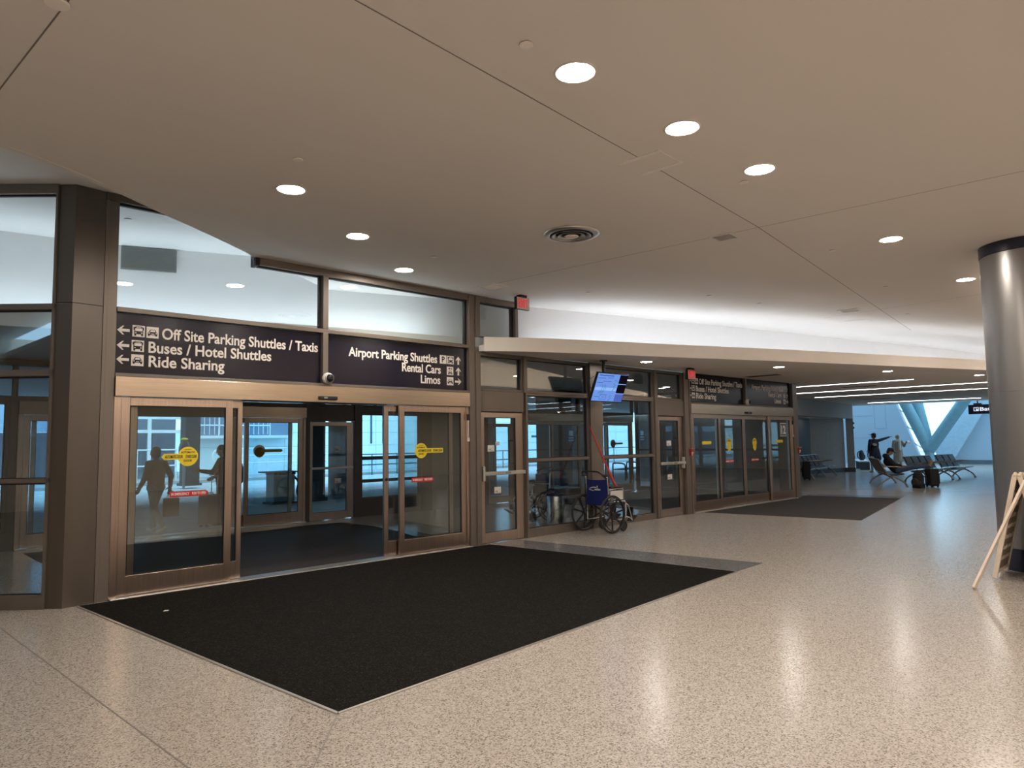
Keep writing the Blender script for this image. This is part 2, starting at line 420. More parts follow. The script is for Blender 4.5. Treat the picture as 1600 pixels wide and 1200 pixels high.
# low soffit: polygon beyond the fascia
low = [(p.x, p.y+0.03) for p in FASC_OUT] + [(36.6, -10.6), (36.6, 16.0), (36.0, 16.0), (36.0, 5.4), (19.6, 5.4), (19.6, 0.02), (7.76, 0.02)]
lowc = struct('ceiling_low', 'low grey brown soffit above the far doors and seating', 'ceiling', MB().poly(low, ZS, ZS+0.10), SOFFIT)
lowin = [(p.x, p.y+0.02) for p in FASC_IN] + [(7.46, 0.16), (19.5, 0.16), (19.5, 5.9), (-2.5, 5.9)]
struct('ceiling_vestibule', 'dark low ceiling inside the vestibule', 'ceiling', MB().poly(lowin, ZS, ZS+0.10), SOFFIT)
struct('trim_2', 'beige curved fascia band along the low soffit', 'fascia', MB().ribbon(FASC_OUT, ZS-0.005, 3.40, 0.07), FASCIA, smooth='auto')
struct('trim_3', 'beige fascia band seen behind the high glass', 'fascia', MB().ribbon(FASC_IN, ZS-0.005, 3.40, 0.07), FASCIA, smooth='auto')
# cove lamps lying on the ledge
def cove(name, pts, off0, col, s, label):
    P = [Vector(p) for p in pts]; q = []
    for i in range(len(P)):
        tt = (P[min(i+1, len(P)-1)]-P[max(i-1, 0)]).normalized(); nn = V(tt.y, -tt.x, 0)
        off = off0 if off0 < 0.5 else min(0.6, 0.33+0.04*(P[i].x-8.8))
        q.append(P[i]+nn*off)
    th = thing(name, label, 'cove light', (q[0].x, q[0].y, 3.28))
    MB().ribbon(q, 3.275, 3.30, 0.10).build('housing', WHITEP, th, world=True)
    mb = MB()
    for i in range(len(q)-1):
        tt = (q[i+1]-q[i]).normalized(); nn = V(-tt.y, tt.x, 0)
        mb.add([q[i]+nn*0.02+V(0, 0, 3.304), q[i+1]+nn*0.02+V(0, 0, 3.304), q[i+1]+nn*0.08+V(0, 0, 3.304), q[i]+nn*0.08+V(0, 0, 3.304)], [(0, 1, 2, 3)])
    mb.build('lamp', emit(name+' glow', col, s), th, world=True, recalc=False)
# ledges carry the strips
led = [(p.x, p.y+0.06) for p in FASC_OUT[2:]] + [(p.x, p.y+0.03) for p in BULK_R[::-1] if p.x > 8.7]
struct('trim_4', 'cove ledge behind the beige fascia', 'ledge', MB().poly(led, ZS+0.10, ZS+0.105), WHITE)
led = [(p.x, p.y+0.06) for p in FASC_IN] + [(7.46, 0.5)] + [(p.x, p.y+0.03) for p in BULK_R[::-1] if p.x < 7.2] + [(p.x, p.y+0.03) for p in BULK_L[::-1][1:]]
struct('trim_5', 'cove ledge behind the high glass', 'ledge', MB().poly(led, ZS+0.10, ZS+0.105), WHITE)
cove('cove_light', [p for p in BULK_R if p.x > 8.8], 0.56, (0.78, 0.88, 1.0), COVE_L*0.57, 'hidden cool white strip lamp on the ledge below the bright cove wall')
cove('cove_light', [p for p in FASC_OUT if p.x > 9.5], -0.30, (0.86, 0.92, 1.0), COVE_L*0.46, 'added hidden strip lamp behind the beige fascia, widening the ceiling glow')  # second strip added to spread light wider over the ceiling
cove('cove_light', [p for p in BULK_L]+[p for p in BULK_R if 5.7 < p.x < 7.3], 0.42, (0.80, 0.91, 1.0), COVE_L*1.1, 'hidden cool strip lamp on the ledge behind the high glass')

# ------------------------------------------------------------------ downlights
def downlight(zc, lens, r=0.115):
    t = thing('ceiling_downlight', 'x', 'ceiling light')
    MB().lathe([(r+0.004, 0.0), (r+0.006, -0.004), (r+0.024, -0.008), (r+0.030, -0.003), (r+0.030, 0.001)], seg=40).build('trim_ring', WHITEP, t, smooth=True)
    MB().lathe([(0.0001, -0.002), (r+0.004, -0.0015)], seg=24).build('lens', lens, t)
    return t
L_HI = emit('downlight lens', WARM, LENS_L); L_LO = emit('low downlight lens', NEUT, LENS_LOW); L_VE = emit('vestibule downlight lens', NEUT, 30.0)
L_BK = emit('rear downlight lens', WARM, LENS_L)
hi = [(3.46, -5.86, 'largest round downlight, nearest of the row on the main ceiling'), (4.72, -5.87, 'second round downlight from the nearest, beside the access panel'),
      (5.99, -5.87, 'third round downlight from the nearest, with a sprinkler plate below it'), (9.39, -5.87, 'round downlight left of the column top'),
      (12.78, -5.86, 'round downlight half behind the column top'), (3.09, -2.60, 'round downlight nearest the left high glass'),
      (4.39, -1.68, 'middle downlight of the row along the near signs'), (5.76, -0.68, 'round downlight close to the head of the glazing')]
d0 = None
for x, y, lab in hi:
    if d0 is None:
        d0 = downlight(ZC, L_HI); d0.location = (x, y, ZC); d0['label'] = lab; d0['group'] = 'main ceiling downlights'
    else: dup(d0, (x, y, ZC), 0, lab, 'main ceiling downlights')
# the hall behind the camera carries the same lamps
k = 0
for x in (-4.5, -0.5, 3.5, 7.5, 12.5, 17.5, 23, 29):
    for y in (-9.6, -11.6):
        if (y < -10 and x > 4) or x > 11: continue
        dup(d0, (x, y, ZC), 0, 'round downlight on the ceiling behind the viewer', 'rear hall downlights')
for x, y in ((-3.0, -5.87), (16.2, -5.87), (20.0, -6.6), (25.5, -7.3)):
    dup(d0, (x, y, ZC), 0, 'round downlight on the main ceiling out of the picture', 'main ceiling downlights out of view')
lo = [(11.40, -0.76, 'low soffit downlight nearest the hanging screen'), (14.59, -1.91, 'low soffit downlight above the far door signs'),
      (17.72, -3.04, 'low soffit downlight before the first linear light'), (20.94, -4.14, 'low soffit downlight beside the column edge')]
d1 = None
for x, y, lab in lo:
    if d1 is None:
        d1 = downlight(ZS, L_LO, 0.10); d1.location = (x, y, ZS); d1['label'] = lab; d1['group'] = 'low soffit downlights'
    else: dup(d1, (x, y, ZS), 0, lab, 'low soffit downlights')
d2 = downlight(ZS, L_VE, 0.10); d2.location = (3.2, 3.4, ZS); d2['label'] = 'vestibule downlight seen through the open doors'; d2['group'] = 'vestibule downlights'
for x, y in ((5.6, 3.0), (8.6, 2.6), (11.4, 2.8), (14.6, 2.8), (17.4, 2.8)):
    dup(d2, (x, y, ZS), 0, 'vestibule downlight seen through the glass', 'vestibule downlights')
d3 = dup(d2, (31.0, 4.62, 2.5), 0, 'small downlight in the dark alcove head', 'alcove downlights')

# linear lights of the low soffit
lin = emit('linear diffuser', (0.92, 0.97, 1.0), LINE_L)
for x, y0, y1, lab in ((20.75, -2.7, 1.6, 'first thin linear light past the far doors'), (23.85, -6.0, 1.9, 'second thin linear light, running behind the column'),
                       (27.0, -7.1, 2.6, 'third thin linear light, running behind the column'), (33.8, -1.3, 3.1, 'last thin linear light before the atrium'), (33.9, -6.5, -1.6, 'linear light end beyond the hanging sign')):
    t = thing('linear_light', lab, 'ceiling light', (x, (y0+y1)/2, ZS), 0, 'linear soffit lights')
    MB().box(x-0.035, x+0.035, y0, y1, ZS-0.012, ZS+0.001).build('housing', WHITEP, t, world=True)
    MB().box(x-0.025, x+0.025, y0+0.02, y1-0.02, ZS-0.018, ZS-0.012).build('diffuser', lin, t, world=True)

# ------------------------------------------------------------------ ceiling fittings
sp = [(2.98, -5.88, 'sprinkler cover plate beside the largest downlight'), (2.79, -3.32, 'sprinkler cover plate above the left downlight'), (6.17, -5.62, 'sprinkler cover plate under the third downlight'),
      (5.63, -1.53, 'sprinkler cover plate near the downlight at the glazing head'), (9.35, -5.17, 'sprinkler cover plate left of the column downlight'), (12.35, -4.83, 'sprinkler cover plate on the ceiling near the column'),
      (10.74, -2.55, 'sprinkler cover plate on the bright ceiling near the cove'), (8.94, -1.38, 'sprinkler cover plate right of the exit sign'), (12.08, -2.78, 'small sprinkler cover plate over the cove, right of the others'), (15.52, -4.18, 'farthest sprinkler cover plate by the ceiling joint')]
p0 = None
for x, y, lab in sp:
    if p0 is None:
        p0 = thing('sprinkler_plate', lab, 'sprinkler', (x, y, ZC), 0, 'sprinkler cover plates')
        MB().lathe([(0.0001, -0.012), (0.040, -0.012), (0.043, -0.009), (0.043, -0.006)], seg=28).build('cover', FASCIA, p0, smooth='auto')
        MB().lathe([(0.0001, -0.0061), (0.036, -0.006), (0.036, 0.0)], seg=28).build('collar', GREYP, p0)
    else: dup(p0, (x, y, ZC), 0, lab, 'sprinkler cover plates')
dup(p0, (0.80, -4.44, ZC), 0, 'cover plate at the top left corner', 'sprinkler cover plates').scale = (1.5, 1.5, 1.5)
t = thing('air_diffuser', 'round stepped air diffuser in the middle of the ceiling', 'air vent', (6.21, -3.41, ZC))
MB().lathe([(0.33, 0.0), (0.335, -0.006), (0.30, -0.024), (0.265, -0.030), (0.255, -0.026), (0.27, -0.012), (0.27, 0.0)], seg=48).build('rim', ALU, t, smooth=True)
MB().lathe([(0.0001, -0.004), (0.27, -0.004)], seg=48).build('throat', DARKV, t)
for k, (ra, rb) in enumerate(((0.235, 0.19), (0.165, 0.12))):
    MB().lathe([(ra, -0.036), (rb, -0.012), (rb-0.008, -0.014), (ra-0.010, -0.040), (ra, -0.036)], seg=44).build('cone', ALU, t, smooth=True)
MB().lathe([(0.0001, -0.046), (0.06, -0.044), (0.085, -0.036), (0.05, -0.014), (0.0001, -0.012)], seg=36).build('hub', FASCIA, t, smooth=True)
def grille(x, y, a, lab, wd=0.29, z=ZC, dark=mat('grey louvre', (0.50, 0.47, 0.44), 0.6)):
    t = thing('air_grille', lab, 'air vent', (x, y, z), a)
    h = wd/2
    MB().box(-h, h, -h, -h+0.035, -0.012, 0).box(-h, h, h-0.035, h, -0.012, 0).box(-h, -h+0.035, -h+0.035, h-0.035, -0.012, 0).box(h-0.035, h, -h+0.035, h-0.035, -0.012, 0).build('frame', WHITEP, t)
    mb = MB()
    for k in range(9):
        q = -h+0.05+k*(wd-0.1)/8
        mb.box(-h+0.035, h-0.035, q-0.006, q+0.006, -0.009, -0.002)
    mb.build('louvre', dark, t)
    return t
grille(7.71, -4.55, math.radians(5), 'square white framed vent beside the crossing ceiling joints')
grille(7.45, -0.69, math.radians(0), 'square vent near the exit sign', 0.36, dark=FASCIA)
grille(14.14, -3.58, math.radians(8), 'square vent at the far end of the main ceiling', 0.36)
t = thing('access_panel', 'flush square access panel crossing the ceiling joint', 'access panel', (5.12, -5.29, ZC), math.radians(2))
MB().box(-0.15, 0.15, -0.2, 0.2, -0.004, 0).build('door_panel', PAINT, t)
EDGEM = mat('ceiling paint edge', (0.84, 0.80, 0.76), 0.7)
MB().box(-0.20, -0.15, -0.21, 0.21, -0.007, 0).build('flange', EDGEM, t)
MB().box(0.15, 0.20, -0.21, 0.21, -0.007, 0).build('flange', EDGEM, t)
t = thing('access_panel', 'flush access panel outline on the ceiling before the cove', 'access panel', (15.65, -3.20, ZC), math.radians(8))
MB().box(-0.22, 0.22, -0.22, 0.22, -0.004, 0).build('door_panel', PAINT, t)
dup(p0, (2.63, 0.88, ZR), 0, 'sprinkler cover plate on the raised ceiling behind the left high glass', 'sprinkler cover plates')
def on_curve(pts, x):
    for a, b in zip(pts, pts[1:]):
        if a.x <= x <= b.x:
            k = (x-a.x)/(b.x-a.x); return a.lerp(b, k), math.atan2(b.y-a.y, b.x-a.x)
gp, ga = on_curve(BULK_L, 3.26)
t = thing('wall_grille', 'grey rectangular grille on the pale cove wall behind the left high glass', 'air vent', (gp.x, gp.y, 4.37), ga)
MB().box(-0.36, 0.36, -0.03, 0.0, -0.165, 0.165).build('frame', mat('grey grille frame', (0.22, 0.23, 0.225), 0.6), t)
mb = MB()
for k in range(14): mb.box(-0.34, 0.34, -0.036, -0.03, -0.15+k*0.0225, -0.15+k*0.0225+0.014)
mb.build('louvre', mat('grey grille louvre', (0.18, 0.19, 0.185), 0.6), t)
def slot(x, y, L, a, lab):
    t = thing('slot_vent', lab, 'air vent', (x, y, ZS), a)
    MB().box(-0.16, 0.16, -L/2, L/2, -0.012, 0).build('frame', SOFFIT, t)
    mb = MB()
    for k in range(4): mb.box(-0.13+k*0.07, -0.09+k*0.07, -L/2+0.04, L/2-0.04, -0.016, -0.012)
    mb.build('louvre', DARKV, t)
slot(22.3, -0.75, 1.0, 0, 'dark slot vent between the first two linear lights')
slot(30.6, 1.6, 1.1, 0, 'dark slot vent before the last linear light')
slot(16.2, -0.75, 0.9, 0, 'dark slot vent above the far door signs')
slot(25.4, -1.4, 0.5, 0, 'short dark slot vent between the second and third linear lights')

# ------------------------------------------------------------------ storefront
def frame(mb, x0, x1, z0, z1, y0, y1, l, r, b, t):
    mb.box(x0, x0+l, y0, y1, z0, z1); mb.box(x1-r, x1, y0, y1, z0, z1)
    if b: mb.box(x0+l, x1-r, y0, y1, z0, z0+b)
    if t: mb.box(x0+l, x1-r, y0, y1, z1-t, z1)
    return mb
def arrow_plate(mb, x0, x1, zc, h, y0, y1, left=True, tip=0.03):
    p = [(x0+tip, zc-h/2), (x1, zc-h/2), (x1, zc+h/2), (x0+tip, zc+h/2), (x0, zc)]
    if not left: p = [(x0+x1-a, b) for a, b in p]
    return mb.polyY(p, y0, y1)
def sticker_yellow(parent, cx, yf, side, circle=True, both=True, s=1.0, wd=0.44):
    """round caution sticker with an arrow plate; side=-1: arrow to the left"""
    yy = yf-0.002
    if circle:
        mb = MB().disc(cx, 1.55, 0.115*s, yy-0.001, yy, 40)
        mb.i = 1
        text(mb, 'CAUTION', cx-0.04*s, cx+0.04*s, 1.55+0.075*s, 0.012*s, yy-0.002, yy-0.0005)
        text(mb, 'AUTOMATIC', cx-0.082*s, cx+0.082*s, 1.55+0.038*s, 0.022*s, yy-0.002, yy-0.0005, 0.03)
        text(mb, 'DOOR', cx-0.048*s, cx+0.048*s, 1.55-0.062*s, 0.022*s, yy-0.002, yy-0.0005, 0.03)
        mb.build('caution_sticker', [YELLOW, BLACK], parent, world=True)
    if both:
        x0, x1 = (cx-0.30, cx+0.115) if side < 0 else (cx-0.10, cx+0.42)
        mb = arrow_plate(MB(), x0, x1, 1.55, 0.072, yy-0.004, yy-0.002, True)
        mb.i = 1
        text(mb, 'AUTOMATIC DOOR', x0+0.04, x0+0.04+0.48*(x1-x0), 1.533, 0.034, yy-0.006, yy-0.003, 0.02)
        text(mb, 'STAND CLEAR', x0+0.04+0.56*(x1-x0), x1-0.015, 1.533, 0.034, yy-0.006, yy-0.003, 0.02)
        mb.build('arrow_sticker', [YELLOW, BLACK], parent, world=True)
def sticker_red(parent, x0, x1, yf):
    yy = yf-0.002
    mb = arrow_plate(MB(), x0, x1, 1.11, 0.068, yy-0.002, yy, False)
    mb.i = 1
    text(mb, 'IN EMERGENCY', x0+0.02, x0+0.5*(x1-x0), 1.096, 0.030, yy-0.004, yy-0.001, 0.02)
    text(mb, 'PUSH TO OPEN', x0+0.57*(x1-x0), x1-0.035, 1.096, 0.030, yy-0.004, yy-0.001, 0.02)
    mb.build('emergency_sticker', [RED, LETTER], parent, world=True)
LEAF_Z0, LEAF_Z1 = 0.025, 2.235
def leaf(parent, x0, x1, y, sl=0.085, sr=0.085, name='sliding_leaf', glass=GLASS_T):
    f = frame(MB(), x0, x1, LEAF_Z0, LEAF_Z1, y, y+0.045, sl, sr, 0.215, 0.095).build(name, STEEL, parent, world=True, bevel=0.003)
    ox, oy = parent.location.x, parent.location.y
    MB().box(x0+sl-ox, x1-sr-ox, y+0.016-oy, y+0.028-oy, LEAF_Z0+0.215, LEAF_Z1-0.095).build('pane', glass, f)
    g = MB(); t_ = 0.008
    frame(g, x0+sl-ox, x1-sr-ox, LEAF_Z0+0.215, LEAF_Z1-0.095, y+0.008-oy, y+0.036-oy, t_, t_, t_, t_).build('gasket', BLACKG, f)
    return f
def sub(mbfn): pass
def slider(n, dx, y, label, opened, front=True, glass=GLASS_T):
    t = thing('door_%d' % n, label, 'sliding door', (4.9+dx, y, 0), 0, None, 'structure')
    X = lambda a: a+dx
    MB().box(X(2.30), X(7.50), y-0.055, y+0.14, 2.24, 2.465).build('header', STEEL_H, t, world=True, bevel=0.004)
    frame(MB(), X(2.30), X(7.50), 0, 2.24, y-0.02, y+0.14, 0.075, 0.055, 0, 0).build('jamb', STEEL, t, world=True, bevel=0.003)
    MB().box(X(2.30), X(7.50), y-0.09, y+0.16, 0.0, 0.018).build('threshold', ALU, t, world=True, bevel=0.004)
    l1 = leaf(t, X(2.38), X(3.645), y+0.0, 0.09, 0.085, 'fixed_leaf', glass)
    l4 = leaf(t, X(6.155), X(7.445), y+0.0, 0.085, 0.10, 'fixed_leaf', glass)
    if opened: a, b, c, d = 2.50, 3.80, 5.93, 7.23
    else: a, b, c, d = 3.58, 4.895, 4.905, 6.22
    l2 = leaf(t, X(a), X(b), y+0.07, 0.07, 0.06, 'sliding_leaf', glass); l3 = leaf(t, X(c), X(d), y+0.07, 0.07, 0.07, 'sliding_leaf', glass)
    MB().box(X(b)-0.005, X(c)+0.005, y+0.02, y+0.12, 2.234, 2.24).build('track', BLACK, t, world=True)
    if front:
        mb = MB().box(X(4.80), X(5.06), y-0.10, y-0.055, 2.272, 2.325)
        s = mb.build('motion_sensor', BLACK, t, world=True, bevel=0.012)
        MB().box(X(4.85)-t.location.x, X(4.90)-t.location.x, -0.104, -0.099, 2.29, 2.31).build('sensor_eye', GREYP, s)
        if opened:
            sticker_yellow(t, X(3.12), y+0.016, -1); sticker_yellow(t, X(6.56), y+0.016, 1)
            sticker_red(t, X(2.92), X(3.37), y+0.016); sticker_red(t, X(6.38), X(6.80), y+0.016)
        else:
            arrow_plate(MB(), X(2.80), X(3.22), 1.57, 0.075, y+0.010, y+0.014).build('arrow_sticker', YELLOW, t, world=True)
            arrow_plate(MB(), X(6.50), X(6.92), 1.57, 0.075, y+0.010, y+0.014, False).build('arrow_sticker', YELLOW, t, world=True)
            for cx in (4.17, 5.46):
                sticker_yellow(t, X(cx), y+0.085, -1, True, False)
                MB().disc(X(cx), 1.43, 0.085, y+0.080, y+0.082, 28).build('caution_sticker', YELLOW, t, world=True)
                sticker_red(t, X(cx)-0.21, X(cx)+0.21, y+0.085)
        # keyed lock and the reader on the right jamb
        MB().lathe([(0.0001, -0.012), (0.022, -0.010), (0.024, 0.0)], (X(5.965), y+0.07, 1.14), 20, 'Y').build('lock', BLACK, t, world=True)
        MB().box(X(7.445), X(7.495), y-0.05, y-0.02, 2.02, 2.12).build('reader', BLACK, t, world=True, bevel=0.006)
        MB().box(X(7.455), X(7.485), y-0.035, y-0.02, 1.74, 2.02).build('conduit', ALU, t, world=True)
        MB().box(X(7.45), X(7.49), y-0.045, y-0.02, 1.68, 1.74).build('switch', WHITEP, t, world=True, bevel=0.004)
    else:
        # seen from inside: a large round sticker and its arrow plate on the back of the glass
        MB().disc(X(6.47), 1.55, 0.125, y-0.004, y+0.010).build('caution_sticker', PAPER, t, world=True)
        MB().disc(X(6.47), 1.52, 0.105, y-0.008, y-0.003).build('caution_sticker', mat('dark ochre sticker back', (0.20, 0.13, 0.02), 0.6), t, world=True)
        arrow_plate(MB(), X(6.5), X(6.98), 1.55, 0.06, y-0.010, y-0.006, False).build('arrow_sticker', mat('ochre sticker back', (0.35, 0.24, 0.03), 0.6), t, world=True)
    return t
def notice(parent, x, z, yf, wd, ht, swoosh=True):
    mb = MB().box(x-wd/2, x+wd/2, yf-0.003, yf-0.001, z-ht/2, z+ht/2)
    if swoosh:
        mb.i = 1
        mb.polyY([(x-wd*0.38, z-ht*0.18), (x-wd*0.05, z-ht*0.22), (x+wd*0.38, z+ht*0.25), (x+wd*0.05, z-ht*0.12), (x-wd*0.38, z-ht*0.10)], yf-0.005, yf-0.003)
        mb.box(x-wd*0.4, x+wd*0.4, yf-0.005, yf-0.003, z-ht*0.38, z-ht*0.34)
    mb.build('notice', [PAPER, BLACK], parent, world=True)
def exit_door(n, x0, x1, y, label, bar=True, hinge_left=False, glass=GLASS_T, notes=()):
    t = thing('door_%d' % n, label, 'door', ((x0+x1)/2, y, 0), 0, None, 'structure')
    cx = t.location.x
    f = frame(MB(), x0, x1, 0.012, 2.16, y+0.02, y+0.065, 0.085, 0.165, 0.16, 0.085).build('door_leaf', STEEL, t, world=True, bevel=0.003)
    MB().box(x0+0.085-cx, x1-0.165-cx, 0.036, 0.048, 0.172, 2.075).build('pane', glass, f)
    frame(MB(), x0+0.085-cx, x1-0.165-cx, 0.172, 2.075, 0.028, 0.056, 0.008, 0.008, 0.008, 0.008).build('gasket', BLACKG, f)
    if bar:
        lx = x0+0.03 if hinge_left else x1-0.06
        b = MB().box(x0-0.005, x1-0.015, y-0.062, y-0.012, 1.115, 1.175)
        p = b.build('push_bar', ALU, t, world=True, bevel=0.006)
        MB().bar((lx-0.02-cx, -0.03, 1.02), (lx-0.02-cx, -0.03, 1.27), 0.075, 0.05).build('latch_case', ALU, p, bevel=0.015)
        MB().box((x0+x1)/2-cx, (x0+x1)/2+0.12-cx, -0.064, -0.055, 1.125, 1.165).build('end_cap', GREYP, p)
        hx = x1-0.20
        mb = MB().tube(crom([(hx, y+0.05, 1.30), (hx, y+0.14, 1.30), (hx, y+0.15, 1.36), (hx, y+0.15, 1.62), (hx, y+0.14, 1.68), (hx, y+0.05, 1.68)], 5), 0.013, 10)
        mb.build('pull_handle', BLACK, t, world=True, smooth=True)
    for (nx, nz, wd, ht) in notes: notice(t, nx, nz, y+0.036, wd, ht)
    return t
wn_count = [0]
def window(x0, x1, z0, z1, y, label, l=0.05, r=0.05, b=0.05, tt=0.05, mids=(), m=BRONZE, glass=GLASS, y1=None, kind='structure'):
    wn_count[0] += 1
    t = thing('window_%d' % wn_count[0], label, 'window', ((x0+x1)/2, y, 0), 0, None, kind)
    mb = frame(MB(), x0, x1, z0, z1, y, (y+0.12) if y1 is None else y1, l, r, b, tt)
    for (a, c) in mids: mb.box(x0+l, x1-r, y, y+0.12, a, c)
    mb.build('window_frame', m, t, world=True, bevel=0.003)
    zs = [z0+b] + [q for mm in mids for q in mm] + [z1-tt]
    for k in range(0, len(zs), 2):
        MB().box(x0+l, x1-r, y+0.058, y+0.070, zs[k], zs[k+1]).build('pane', glass, t, world=True)
        frame(MB(), x0+l, x1-r, zs[k], zs[k+1], y+0.045, y+0.083, 0.010, 0.018, 0.010, 0.012).build('gasket', BLACKG, t, world=True)
    return t
tn = [10]
def trim(label, cat, mb, m=BRONZE, bevel=0.004):
    tn[0] += 1
    return struct('trim_%d' % tn[0], label, cat, mb, m, bevel=bevel)

# posts and rails of the inner line (front face Y = 0)
mb = MB()
mb.poly([(1.853, -0.065), (2.155, -0.03), (2.155, 0.16), (1.95, 0.28), (1.80, 0.135), (1.725, 0.06)], 0, 3.235)
mb.poly([(1.853, -0.065), (2.155, -0.03), (2.155, 0.16), (1.95, 0.28), (1.80, 0.135), (1.725, 0.06)], 3.241, 4.54)
trim('broad brown corner post left of the near sliding doors', 'post', mb, BRONZE_D, 0)
trim('narrow post at the left jamb of the near sliding doors', 'post', MB().box(2.158, 2.195, -0.035, 0.14, 0, 4.46).box(2.195, 2.298, -0.02, 0.14, 0, 4.46))
trim('tall brown post between the near sliding doors and the single door', 'post', MB().box(7.502, 7.60, -0.045, 0.14, 0, 4.09).box(7.602, 7.64, -0.03, 0.14, 0, 4.09).box(7.642, 7.74, -0.045, 0.14, 0, 3.16).box(7.642, 7.74, -0.045, 0.14, 3.41, 4.09))
trim('dark head rail over the left high glass', 'head rail', MB().box(2.158, 3.90, -0.03, 0.14, 4.462, 4.548), BRONZE_D)
trim('brown head rail under the main ceiling', 'head rail', MB().box(3.955, 7.50, -0.03, 0.14, 4.0, 4.096))
trim('short black upright where the ceiling meets the high glass', 'upright', MB().box(3.902, 3.952, -0.02, 0.14, 3.99, 4.548), BLACKG)
trim('brown rail above the near direction signs', 'rail', MB().box(2.30, 7.50, -0.03, 0.14, 3.20, 3.255))
trim('brown rail below the near direction signs', 'rail', MB().box(2.30, 7.50, -0.03, 0.14, 2.467, 2.503))
trim('slim brown mullion between the two near direction signs', 'mullion', MB().box(4.865, 4.945, -0.035, 0.14, 2.505, 3.198).box(4.865, 4.945, -0.035, 0.14, 3.257, 3.998))
def plain_pane(x0, x1, z0, z1, y, label, glass=GLASS):
    wn_count[0] += 1
    t = thing('window_%d' % wn_count[0], label, 'window', ((x0+x1)/2, y, z0), 0, None, 'structure')
    MB().box(x0, x1, y+0.05, y+0.062, z0, z1).build('pane', glass, t, world=True)
    frame(MB(), x0, x1, z0, z1, y+0.03, y+0.08, 0.012, 0.03, 0.012, 0.018).build('gasket', BLACKG, t, world=True)
    return t
wn_count[0] += 1
t = thing('window_1', 'stepped high glass pane above the left direction sign', 'window', (3.6, 0, 3.26), 0, None, 'structure')
MB().polyY([(2.298, 3.255), (4.865, 3.255), (4.865, 4.0), (3.90, 4.0), (3.90, 4.462), (2.298, 4.462)], 0.05, 0.062).build('pane', GLASS, t, world=True)
MB().box(4.835, 4.863, 0.03, 0.08, 3.257, 3.998).box(2.30, 3.90, 0.03, 0.08, 4.44, 4.46).box(3.955, 4.835, 0.03, 0.08, 3.982, 3.998).build('gasket', BLACKG, t, world=True)
plain_pane(4.945, 7.50, 3.257, 4.0, 0, 'high glass pane above the right direction sign')
plain_pane(7.74, 8.57, 3.42, 4.0, 0, 'small high pane beside the exit sign')
trim('frame end of the high glazing at the cove wall', 'frame', MB().box(7.74, 8.64, -0.03, 0.14, 4.0, 4.096).box(8.572, 8.64, -0.03, 0.14, 3.42, 3.998))
def sign_panel(x0, x1, yf, rows, label, right):
    t = thing('direction_sign', label, 'sign', ((x0+x1)/2, yf, 2.51), 0, 'direction signs over the sliding doors')
    MB().box(x0, x1, yf, yf+0.04, 2.512, 3.194).build('sign_face', SIGN, t, world=True)
    lt = MB(); y0, y1 = yf-0.004, yf+0.002
    for body, a, b, zb in rows: text(lt, body, a, b, zb, 0.125, y0, y1, 0.018)
    lt.build('lettering', LETTER, t, world=True)
    return t
def s_arrow(t, x, z, d, yf, s=0.065):
    """d: 'l','u','r' """
    P = [(-1.0, 0), (-0.15, 0.78), (0.12, 0.78), (-0.32, 0.24), (1.0, 0.24), (1.0, -0.24), (-0.32, -0.24), (0.12, -0.78), (-0.15, -0.78)]
    if d == 'r': P = [(-a, b) for a, b in P]
    if d == 'u': P = [(-b, -a) for a, b in P]
    MB().polyY([(x+a*s, z+b*s) for a, b in P], yf-0.004, yf+0.002).build('arrow', LETTER, t, world=True)
